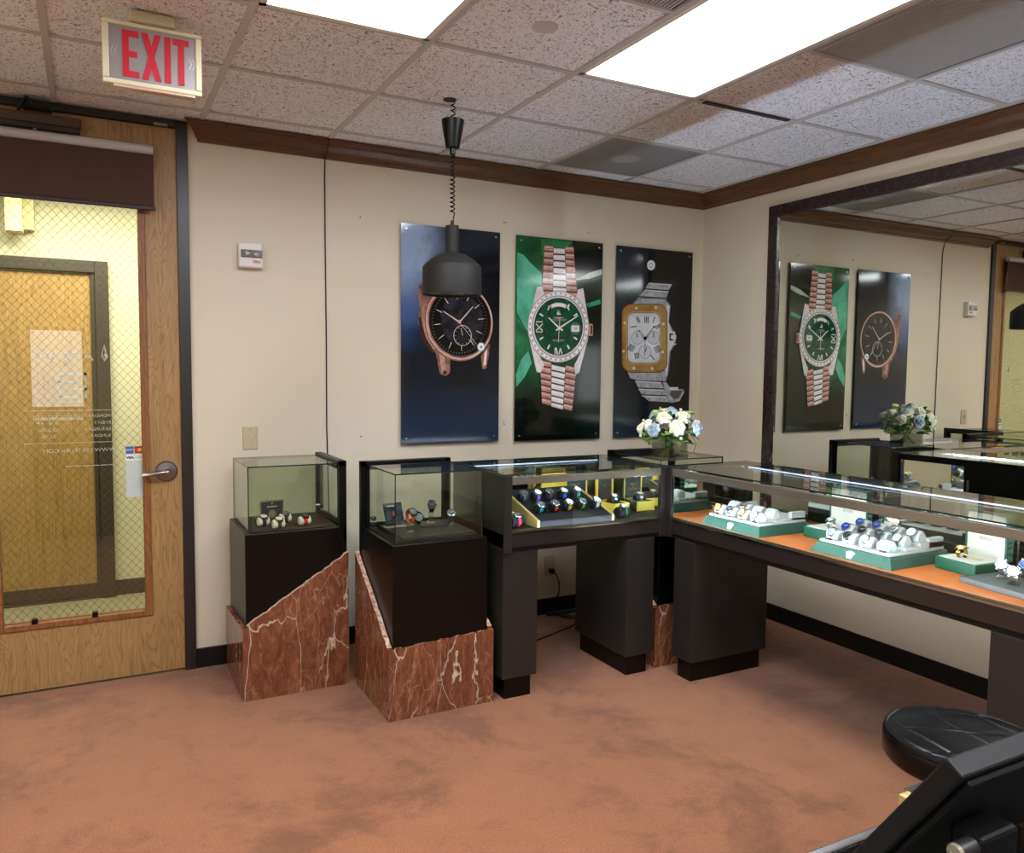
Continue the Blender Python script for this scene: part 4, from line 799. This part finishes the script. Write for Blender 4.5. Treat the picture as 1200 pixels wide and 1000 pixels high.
# long counter: trays, boxes, slate (local frames face -x: rz = -90 deg)
WL = pm('#a6a8a4', .55, 0, .3, 'ivory_leather'); RZ = -PI/2
def tray(label, loc, rows, cols, wd_, dp_, rz=RZ):
    t = thing('watch_tray', label, 'watch tray', loc, rz, 'green and white watch trays'); w_, d_ = wd_/2, dp_/2; hb = .042; s_ = .022
    mb = MB(); mb.add([(-w_, 0, 0), (w_, 0, 0), (w_, dp_, 0), (-w_, dp_, 0), (-w_+s_, s_, hb), (w_-s_, s_, hb), (w_-s_, dp_, hb), (-w_+s_, dp_, hb)], [(0, 3, 2, 1), (4, 5, 6, 7), (0, 1, 5, 4), (1, 2, 6, 5), (2, 3, 7, 6), (3, 0, 4, 7)])
    mb.build('tray_base', GREENL, t, bevel=.002)
    B(-w_+s_+.006, w_-s_-.006, s_+.006, dp_-.01, hb, hb+.012).build('insert', WL, t, bevel=.002)
    ys_ = []
    for r in range(rows):
        y = s_+.045+r*.085; zz = hb+.012+r*.012; ys_.append((y, zz))
        if r: B(-w_+s_+.008, w_-s_-.008, y-.03, (dp_-.012) if r == rows-1 else y+.055, hb+.012, zz).build('step', WL, t, bevel=.002)
    for sx in (-1, 1): B(*sorted((sx*(w_-s_-.008), sx*(w_-s_-.03))), dp_-.10, dp_-.012, hb+.012, hb+.05).build('side_block', WL, t, bevel=.002)
    pos = []
    for r, (y, zz) in enumerate(ys_):
        for c_ in range(cols):
            x = -w_+s_+.05+(wd_-2*s_-.1)*c_/(cols-1)
            MB().lathe([(0, -.028), (.022, -.028), (.029, -.020), (.029, .020), (.022, .028), (0, .028)], 22, (x, y, zz+.014), 'x').build('cushion', WL, t, smooth=True)
            pos.append((r, c_, x, y, zz+.014-.0295))
    cr = MB()                           # crown emblem
    for k in range(5):
        a_ = (k-2)*.35; cr.prism([(-.002+(k-2)*.003, .012), (.002+(k-2)*.003, .012), (math.sin(a_)*.02+.0006, .012+.018*math.cos(a_)), (math.sin(a_)*.02-.0006, .012+.018*math.cos(a_))], -.003, 0, 'y'); cr.lathe([(0, -.003), (.0018, -.002), (.0018, 0)], 8, (math.sin(a_)*.02, 0, .012+.018*math.cos(a_)), 'y')
    cr.box(-.008, .008, -.003, 0, .006, .012)
    o = cr.build('crown_emblem', pm('#e8e8e6', .3), t); o.scale = (1.35, 1.2, 1.15); o.location = (0, s_*.08-.001, .001); o.rotation_euler = (-math.atan(s_/hb), 0, 0)
    for sx in (-.33, .33): B(sx*wd_-.012, sx*wd_+.012, s_+.008, s_+.014, hb+.012, hb+.018).build('price_tag', BLACKM, t)
    return t, pos
def tray_watches(t, pos, spec, where):
    for r, c_, x, y, z in pos:
        if (r, c_) not in spec: continue
        nm, band, case_, dial, bez = spec[(r, c_)]; M = Matrix.Translation(t.location) @ Matrix.Rotation(t.rotation_euler.z, 4, 'Z'); p = M @ Vector((x, y, z))
        wt = watch(nm+' '+where, tuple(p), t.rotation_euler.z, '#dddddd', case_, dial, R=.0295, ang=50, metalband=band, rc=.0178, bezel=bez, band_w=.019)
TW = STEEL
t1, ps1 = tray('green and white watch tray with few watches, nearer the corner of the long counter', (-1.055, -1.435, .7765), 2, 4, .38, .33)
tray_watches(t1, ps1, {(0, 0): ('two-tone watch with champagne dial, first in the front row', GOLD, GOLD, '#c9a860', None), (0, 1): ('steel watch with blue dial and bezel, second in the front row', STEEL, STEEL, '#182848', '#1a2440'), (1, 1): ('steel watch with dark red dial in the back row', STEEL, STEEL, '#5a1f26', None), (0, 2): ('pale gold watch, third in the front row', GOLD, GOLD, '#e6dcc0', None), (0, 3): ('steel watch with silver dial, last in the front row', STEEL, STEEL, '#d9d9d4', None)}, 'of the corner tray')
t2, ps2 = tray('green and white watch tray full of steel watches, middle of the long counter', (-1.045, -2.085, .7765), 3, 4, .38, .36)
SP = {}
words = ['first', 'second', 'third', 'fourth']; rw = ['front', 'middle', 'back']
dl = {(0, 0): ('grey', '#6a7078', None), (0, 1): ('white', '#e8e8e8', '#1a1a1c'), (0, 2): ('silver', '#c9ccd0', None), (1, 0): ('bright blue', '#1c3fa8', '#1c3590'), (1, 1): ('black', '#101012', '#101012'), (1, 2): ('dark blue', '#16224a', '#3a3f48'), (1, 3): ('ice blue', '#9fc0d8', None), (2, 0): ('blue', '#274a94', '#274a94'), (2, 1): ('violet blue', '#4a4fa0', '#3a3f90'), (2, 2): ('slate', '#4a525c', None), (2, 3): ('black and white', '#1c1c1e', '#e0e0e0')}
for k, (nm, d_, b_) in dl.items(): SP[k] = ('steel watch with %s dial, %s row, %s from left,' % (nm, rw[k[0]], words[k[1]]), STEEL, STEEL, d_, b_)
tray_watches(t2, ps2, SP, 'of the full tray')
m = N('green_wave_lid'); v = m.coord(); wv = m.n('ShaderNodeTexWave'); wv.inputs['Scale'].default_value = 14; wv.inputs['Distortion'].default_value = 6; wv.inputs['Detail'].default_value = 1; wv.bands_direction = 'Z'; m.l(v, wv.inputs['Vector'])
m.set(m.ramp(wv.outputs['Fac'], [(.3, '#08382a'), (.7, '#1c6a52')]), .35).bump(wv.outputs['Fac'], .8, .003); WAVE = m.m
def gbox(label, loc, rz, w_, dp_, hb, lh):
    t = thing('watch_box', label, 'watch box', loc, rz, 'open green watch boxes')
    B(-w_, w_, 0, dp_, 0, hb).build('base', GREEND, t, bevel=.003); B(-w_+.008, w_-.008, .008, dp_-.006, hb, hb+.003).build('lining', CREAM, t, bevel=.002)
    l = MB(); l.box(-w_, w_, dp_-.002, dp_+.03, hb-.002, hb+lh); lid = l.build('lid', WAVE, t, bevel=.003)
    f = MB(); f.box(-w_, -w_+.008, dp_-.006, dp_-.002, hb, hb+lh); f.box(w_-.008, w_, dp_-.006, dp_-.002, hb, hb+lh); f.build('lid_rim', GREEND, t)
    B(-w_+.008, w_-.008, dp_-.005, dp_-.0021, hb+.002, hb+lh-.006).build('lid_lining', CREAM, t)
    text('lid_text', 'ROLEX', .017, (0, dp_-.0056, hb+lh*.42), (PI/2, 0, 0), pm('#7a7a70', .5), t)
    c_ = MB()
    for k in range(5): q = (k-2)*.35; c_.prism([(-.001, 0), (.001, 0), (math.sin(q)*.009+.0005, .009*math.cos(q)), (math.sin(q)*.009-.0005, .009*math.cos(q))], 0, .0005, 'y')
    c_.box(-.004, .004, 0, .0005, -.003, 0); c_.build('crown_emblem', pm('#8c8a78', .5), t, loc=(0, dp_-.006, hb+lh*.54))
    return t
gbox('open green box with cream lining behind the full tray, nearer the corner', (-.835, -1.775, .7765), RZ, .10, .17, .045, .17)
watch('silver watch lying in the green box nearer the corner', (-.77, -1.77, .822), RZ, '#ccc', STEEL, '#c8ccd2', R=.018, ang=10, metalband=STEEL)
gbox('open green box with cream lining and a gold watch beside the slate slab', (-.85, -2.392, .7765), RZ-.12, .085, .16, .045, .17)
watch('gold watch lying in the green box beside the slate slab', (-.79, -2.38, .822), RZ-.2, '#ccc', GOLD, '#e2cf9a', R=.018, ang=10, metalband=GOLD)
tag(B(-.012, .012, -.016, .016, 0, .003).build('gold_card', pm('#c8b27a', .4, .3), loc=(-.775, -2.43, .826), rot=(0, 0, .3)), 'small gold card beside the gold watch in the green box', 'card')
ss = tag(B(0, .30, -.14, .14, 0, .02).build('slate_slab', pm('#3c4242', .5), bevel=.002, loc=(-.975, -2.62, .7765), rot=(0, 0, -.13)), 'dark slate slab at the right end of the long counter', 'slab')
Z3 = .7968
for nm, x, y, rz_ in (('leftmost on the slate slab, open steel bracelet', -.835, -2.56, -1.3), ('nearest the front glass on the slate slab, pale bracelet', -.90, -2.635, -1.2), ('furthest back on the slate slab, blue dial and steel bracelet', -.76, -2.60, -1.4)):
    stand('clear stand under the watch '+nm.split(',')[0], (x, y, Z3), rz_, .006); watch('watch '+nm, (x, y, Z3+.010), rz_, '#ccc', STEEL, '#dfe2e6' if 'blue' not in nm else '#2a4aa0', R=.026, ang=62, metalband=STEEL if 'pale' not in nm else pm('#c7bfae', .25, 1), rc=.0195)

# ------------------------------------------------------------------ vase and flowers
vs = thing('glass_vase', 'square clear glass vase with water holding the flowers on the corner case', 'vase', (-.965, -.89, 1.0615), .28)
q = .068; th = .004
f = MB(); f.box(-q, q, -q, -q+th, 0, .125); f.box(-q, q, q-th, q, 0, .125); f.box(-q, -q+th, -q+th, q-th, 0, .125); f.box(q-th, q, -q+th, q-th, 0, .125); f.box(-q, q, -q, q, 0, .008); f.build('vase_wall', VASEG, vs)
B(-q+.006, q-.006, -q+.006, q-.006, .009, .07).build('water', glassm('water', '#e2e5da', .8), vs)
bq = thing('flower_bouquet', 'round bouquet of cream and pale blue roses in the square vase', 'flowers', (-.965, -.89, 1.07))
def petalrose(R, seed):
    rnd = random.Random(seed); mb = MB()
    for ring, (n_, r0, tl_, h) in enumerate(((3, .16, .15, .62), (5, .34, .35, .60), (6, .58, .62, .52), (7, .82, .95, .40))):
        for i in range(n_):
            az = 2*PI*i/n_+ring*.6+rnd.uniform(-.15, .15); vs_ = []; W = .62*R*(.6+.25*ring)
            for a_ in range(4):
                for b_ in range(5):
                    u, v_ = a_/3, b_/4-.5; wdt = W*math.sin(PI*(.18+.7*u))*1.05; rad = R*(r0*.35+u*(r0*.75))+R*.14*u**3; zz = R*(h*math.sin(u*PI*.55)-(.12*ring*u**3)*1.6+.18)
                    x, y = rad-(v_*v_)*W*1.1, v_*wdt*1.7; vs_.append((x*math.cos(az)-y*math.sin(az), x*math.sin(az)+y*math.cos(az), zz))
            mb.add(vs_, [(a_*5+b_, a_*5+b_+1, (a_+1)*5+b_+1, (a_+1)*5+b_) for a_ in range(3) for b_ in range(4)])
    mb.lathe([(0, 0), (R*.45, R*.1), (R*.6, R*.3), (R*.3, R*.55), (0, R*.62)], 12); return mb
WR = N('rose_cream'); v = WR.coord(); WR.set('#efe9cf', .6).bump(WR.noise(v, 120, 2), .1); WR.b.inputs['Subsurface Weight'].default_value = .15; WR = WR.m
BRs = N('rose_blue'); v = BRs.coord(); BRs.set(BRs.ramp(BRs.noise(v, 60, 3), [(.35, '#879ca8'), (.65, '#bccad0')]), .6); BRs = BRs.m
LEAF = [pm('#2f5428', .5), pm('#5d7d38', .5), pm('#8ea84c', .5)]
cz = .135
def place_dir(o, az, el, rad, sc=1):
    d = Vector((math.cos(az)*math.cos(el), math.sin(az)*math.cos(el), math.sin(el))); o.location = Vector((0, 0, cz-.02))+Vector((d.x*rad*1.15, d.y*rad*1.15, d.z*rad*.86)); o.rotation_euler = d.to_track_quat('Z', 'Y').to_euler(); o.scale = (sc,)*3
spec = [(-115, 20, 'w', 1.0), (-150, 50, 'w', .95), (-85, 52, 'w', .95), (-165, 12, 'b', .9), (-62, 15, 'b', .95), (170, 25, 'w', .75), (-20, 20, 'w', .85), (-20, 55, 'b', .85), (120, 55, 'b', .9), (60, 25, 'w', .95), (90, 20, 'b', .9), (30, 5, 'b', .9), (140, 10, 'w', .9), (-120, 84, 'b', .9), (20, 40, 'w', .9), (105, 75, 'w', .7)]
meshes = {}
for i, (az, el, c_, sc) in enumerate(spec):
    if c_ not in meshes:
        o = petalrose(.045, 3 if c_ == 'w' else 8).build('rose', WR if c_ == 'w' else BRs, bq, smooth=True); meshes[c_] = o.data
    else:
        o = bpy.data.objects.new('rose', meshes[c_]); COL.objects.link(o); o.parent = bq
    o['label'] = 'cream rose' if c_ == 'w' else 'pale blue rose'
    place_dir(o, math.radians(az), math.radians(el), .125, sc)
lf = MB(); n_ = 7; vs_ = []
for i in range(n_):
    u = i/(n_-1); w_ = .013*math.sin(PI*min(1, u*.96+.02)); vs_ += [(-w_, u*.05, .004*math.sin(u*3)), (0, u*.05, -.003+.004*math.sin(u*3)), (w_, u*.05, .004*math.sin(u*3))]
lf.add(vs_, [(i*3+k, i*3+k+1, i*3+k+4, i*3+k+3) for i in range(n_-1) for k in (0, 1)])
lm_ = [lf.build('leaf', LEAF[0], bq, smooth=True).data]
bpy.data.objects.remove(bpy.data.objects['leaf'])
for c_ in LEAF[1:]: d_ = lm_[0].copy(); d_.materials[0] = c_; lm_.append(d_)
for i in range(95):
    az, el = random.uniform(-PI, PI), math.radians(random.choice((-20, -8, 0, 10, 25, 45, 60))+random.uniform(-6, 6)); o = bpy.data.objects.new('leaf', lm_[i % 3 if i % 5 else 2]); COL.objects.link(o); o.parent = bq
    d = Vector((math.cos(az)*math.cos(el), math.sin(az)*math.cos(el), math.sin(el))); r = .10 if el < .5 else .11; o.location = Vector((0, 0, cz-.02))+d*r
    o.rotation_euler = d.to_track_quat('Y', 'Z').to_euler(); o.rotation_euler.x += random.uniform(-.7, .4); o.rotation_euler.y += random.uniform(-1, 1); o.scale = (random.uniform(.8, 1.35),)*3
for i in range(26):
    az, el = random.uniform(-PI, PI), random.uniform(-.2, 1.3); d = Vector((math.cos(az)*math.cos(el), math.sin(az)*math.cos(el), math.sin(el)))
    o = MB().lathe([(0, 0), (.007, .004), (.008, .010), (.004, .014), (0, .015)], 8).build('bud', pm('#cdd79a', .6) if i % 2 else WR, bq, smooth=True); o.location = Vector((0, 0, cz-.02))+Vector((d.x*.155, d.y*.155, d.z*.125)); o.rotation_euler = d.to_track_quat('Z', 'Y').to_euler()
sm = MB()
for i in range(12): q_ = i*PI/6; sm.tube([(.05*math.cos(q_), .05*math.sin(q_), .002), (.02*math.cos(q_+2), .02*math.sin(q_+2), .06), (.05*math.cos(q_+2.6), .05*math.sin(q_+2.6), .12)], .0028, 6)
sm.build('stem_bunch', LEAF[1], bq, smooth=True)
MB().tube([(.09, -.07, .10), (.115, -.075, .06), (.10, -.07, .02), (.12, -.075, .0)], .0022, 6).build('tendril', LEAF[1], bq, smooth=True)

# ------------------------------------------------------------------ stool
st = thing('bar_stool', 'round black quilted leather stool in the right foreground', 'stool', (-1.662, -2.958, 0))
R, nr, na = .188, 90, 160; ztop = .58; vs_ = []; ca, sa = math.cos(.35), math.sin(.35)
def groove(x, y):
    x, y = ca*x+sa*y, -sa*x+ca*y; g_ = 0
    for q_ in ((x*.866+y*.5), (x*.866-y*.5)):
        d = abs(((q_/.125)+.5) % 1-.5)*.125; g_ = max(g_, math.exp(-(d/.0022)**2)*.6+.5*math.exp(-abs(d)/.012))
    return g_
for i in range(nr+1):
    r = R*i/nr
    for j in range(na):
        x, y = r*math.cos(2*PI*j/na), r*math.sin(2*PI*j/na); e = (r/R); vs_.append((x, y, ztop-.012*e**4-.0045*groove(x, y)*(e < .93)-.004*math.exp(-((r-R*.94)/.003)**2)))
mb = MB(); mb.add(vs_, [(i*na+j, i*na+(j+1) % na, (i+1)*na+(j+1) % na, (i+1)*na+j) for i in range(nr) for j in range(na)]); mb.build('seat_top', LEATHER, st, smooth=True)
MB().lathe([(R, ztop-.012), (R+.003, ztop-.02), (R+.001, ztop-.024), (R+.004, ztop-.03), (R+.004, ztop-.072), (R-.005, ztop-.085), (R*.6, ztop-.09), (0, ztop-.09)], 96).build('seat_side', LEATHER, st, smooth=True)
MB().lathe([(.1, ztop-.105), (.1, ztop-.09), (.03, ztop-.09)], 32).build('swivel_plate', BLACKL, st, smooth=True)
MB().lathe([(.03, .03), (.03, .25), (.022, .25), (.022, ztop-.1)], 24).build('column', CHROME, st, smooth=True)
MB().lathe([(.2, 0), (.2, .006), (.17, .016), (.05, .03), (.03, .045)], 48).build('base', CHROME, st, smooth=True)
MB().tube([(.13*math.cos(q_/24*2*PI), .13*math.sin(q_/24*2*PI), .2) for q_ in range(25)], .009, 8).build('foot_ring', CHROME, st, smooth=True); B(-.13, .13, -.006, .006, .194, .206).build('ring_strut', CHROME, st)

# ------------------------------------------------------------------ near counter, ledge and monitor
nc = thing('near_counter', 'near glass counter top with bright metal edge at the bottom of the picture', 'display counter', (-3.2, -3.66, 0))
B(-.9, .55, -.5, 0, .0, .9).build('cabinet', BLACKL, nc)
B(-.9, .55, -.012, .0, 1.018, 1.04).build('edge_trim', CHROME, nc, bevel=.003); B(-.9, .55, -.5, -.488, 1.018, 1.04).build('edge_trim', CHROME, nc); MB().pane(-.9, .55, -.488, -.012, 1.03, 1.038).build('top_glass', [GLASS, GEDGE], nc)
MB().pane(-.9, .55, -.008, -.003, .9, 1.018).build('front_glass', [GLASS, GEDGE], nc); B(-.88, .53, -.48, -.02, .9, .905).build('deck', DECKB, nc)
B(-.9, -.88, -.5, 0, .9, 1.018).build('end_panel', GREYL, nc); B(.53, .55, -.5, 0, .9, 1.018).build('end_panel', GREYL, nc)
lg = thing('side_ledge', 'pale gold edged ledge behind the monitor at the lower right', 'shelf', (-2.40, -3.55, 0))
B(-.235, -.1, .02, .084, .885, .9).build('shelf_board', pm('#c9b168', .4, .3), lg); B(-.225, -.1, .07, .084, .9, .906).build('metal_trim', CHROME, lg); B(-.2, -.11, .03, .07, 0, .885).build('support', BLACKL, lg)
KX, KY, KZ = .026, .004, -.088
mn = thing('monitor', 'dark tilted point of sale monitor seen from behind in the lower right corner', 'monitor', (-3.057, -3.802, 1.2))
MT = pm('#080706', .5, 0, .25, 'monitor_plastic'); tlt = math.atan2(.081, .122)
mx = Matrix.Rotation(tlt, 4, 'X')
def MP(mb, name, mt, **k): 
    o = mb.build(name, mt, mn, **k); o.rotation_euler = (tlt, 0, 0); return o
MP(B(0, .33, -.018, -.0, -.19, 0), 'bezel', pm('#0f0e0c', .5, 0, .25), bevel=.002); MP(B(.008, .322, -.024, -.018, -.184, -.006), 'back_shell', MT, bevel=.003); MP(B(.01, .32, .0, .001, -.18, -.01), 'screen', pm('#050506', .08), )

B(.06, .25, -.16, .04, -.16, -.148).build('stand_foot', MT, mn, bevel=.004); B(.12, .18, -.11, -.06, -.148, -.06).build('stand_neck', MT, mn, bevel=.006)
kb = MB(); kb.lathe([(.012, -.02), (.012, .0), (0, .001)], 20, (-.028+.0, -.028, -.042), 'x'); kb.build('tilt_knob', pm('#4a4742', .4), mn, smooth=True) if 0 else None
MB().lathe([(0, 0), (.0075, 0), (.008, .002), (.008, .02)], 20, (KX, KY, KZ), 'x').build('hinge_boss', pm('#24221f', .45), mn, smooth=True)
lv_ = MB(); lv_.lathe([(0, -.003), (.0065, -.003), (.0078, -.001), (.0078, .0)], 20, (KX, KY, KZ), 'x'); lv_.tube([(KX-.002, KY, KZ), (KX-.002, KY+.006, KZ-.02), (KX-.001, KY+.012, KZ-.045)], .0042, 10); lv_.build('tilt_lever', pm('#8f8874', .4), mn, smooth=True)
B(KX+.02, KX+.07, KY-.01, KY+.02, KZ-.06, KZ+.01).build('hinge_arm', MT, mn, bevel=.004)
MB().tube([(.05, -.06, -.04), (.12, -.07, -.05)], .004, 8).build('cable', pm('#b9b4a6', .5), mn, smooth=True)
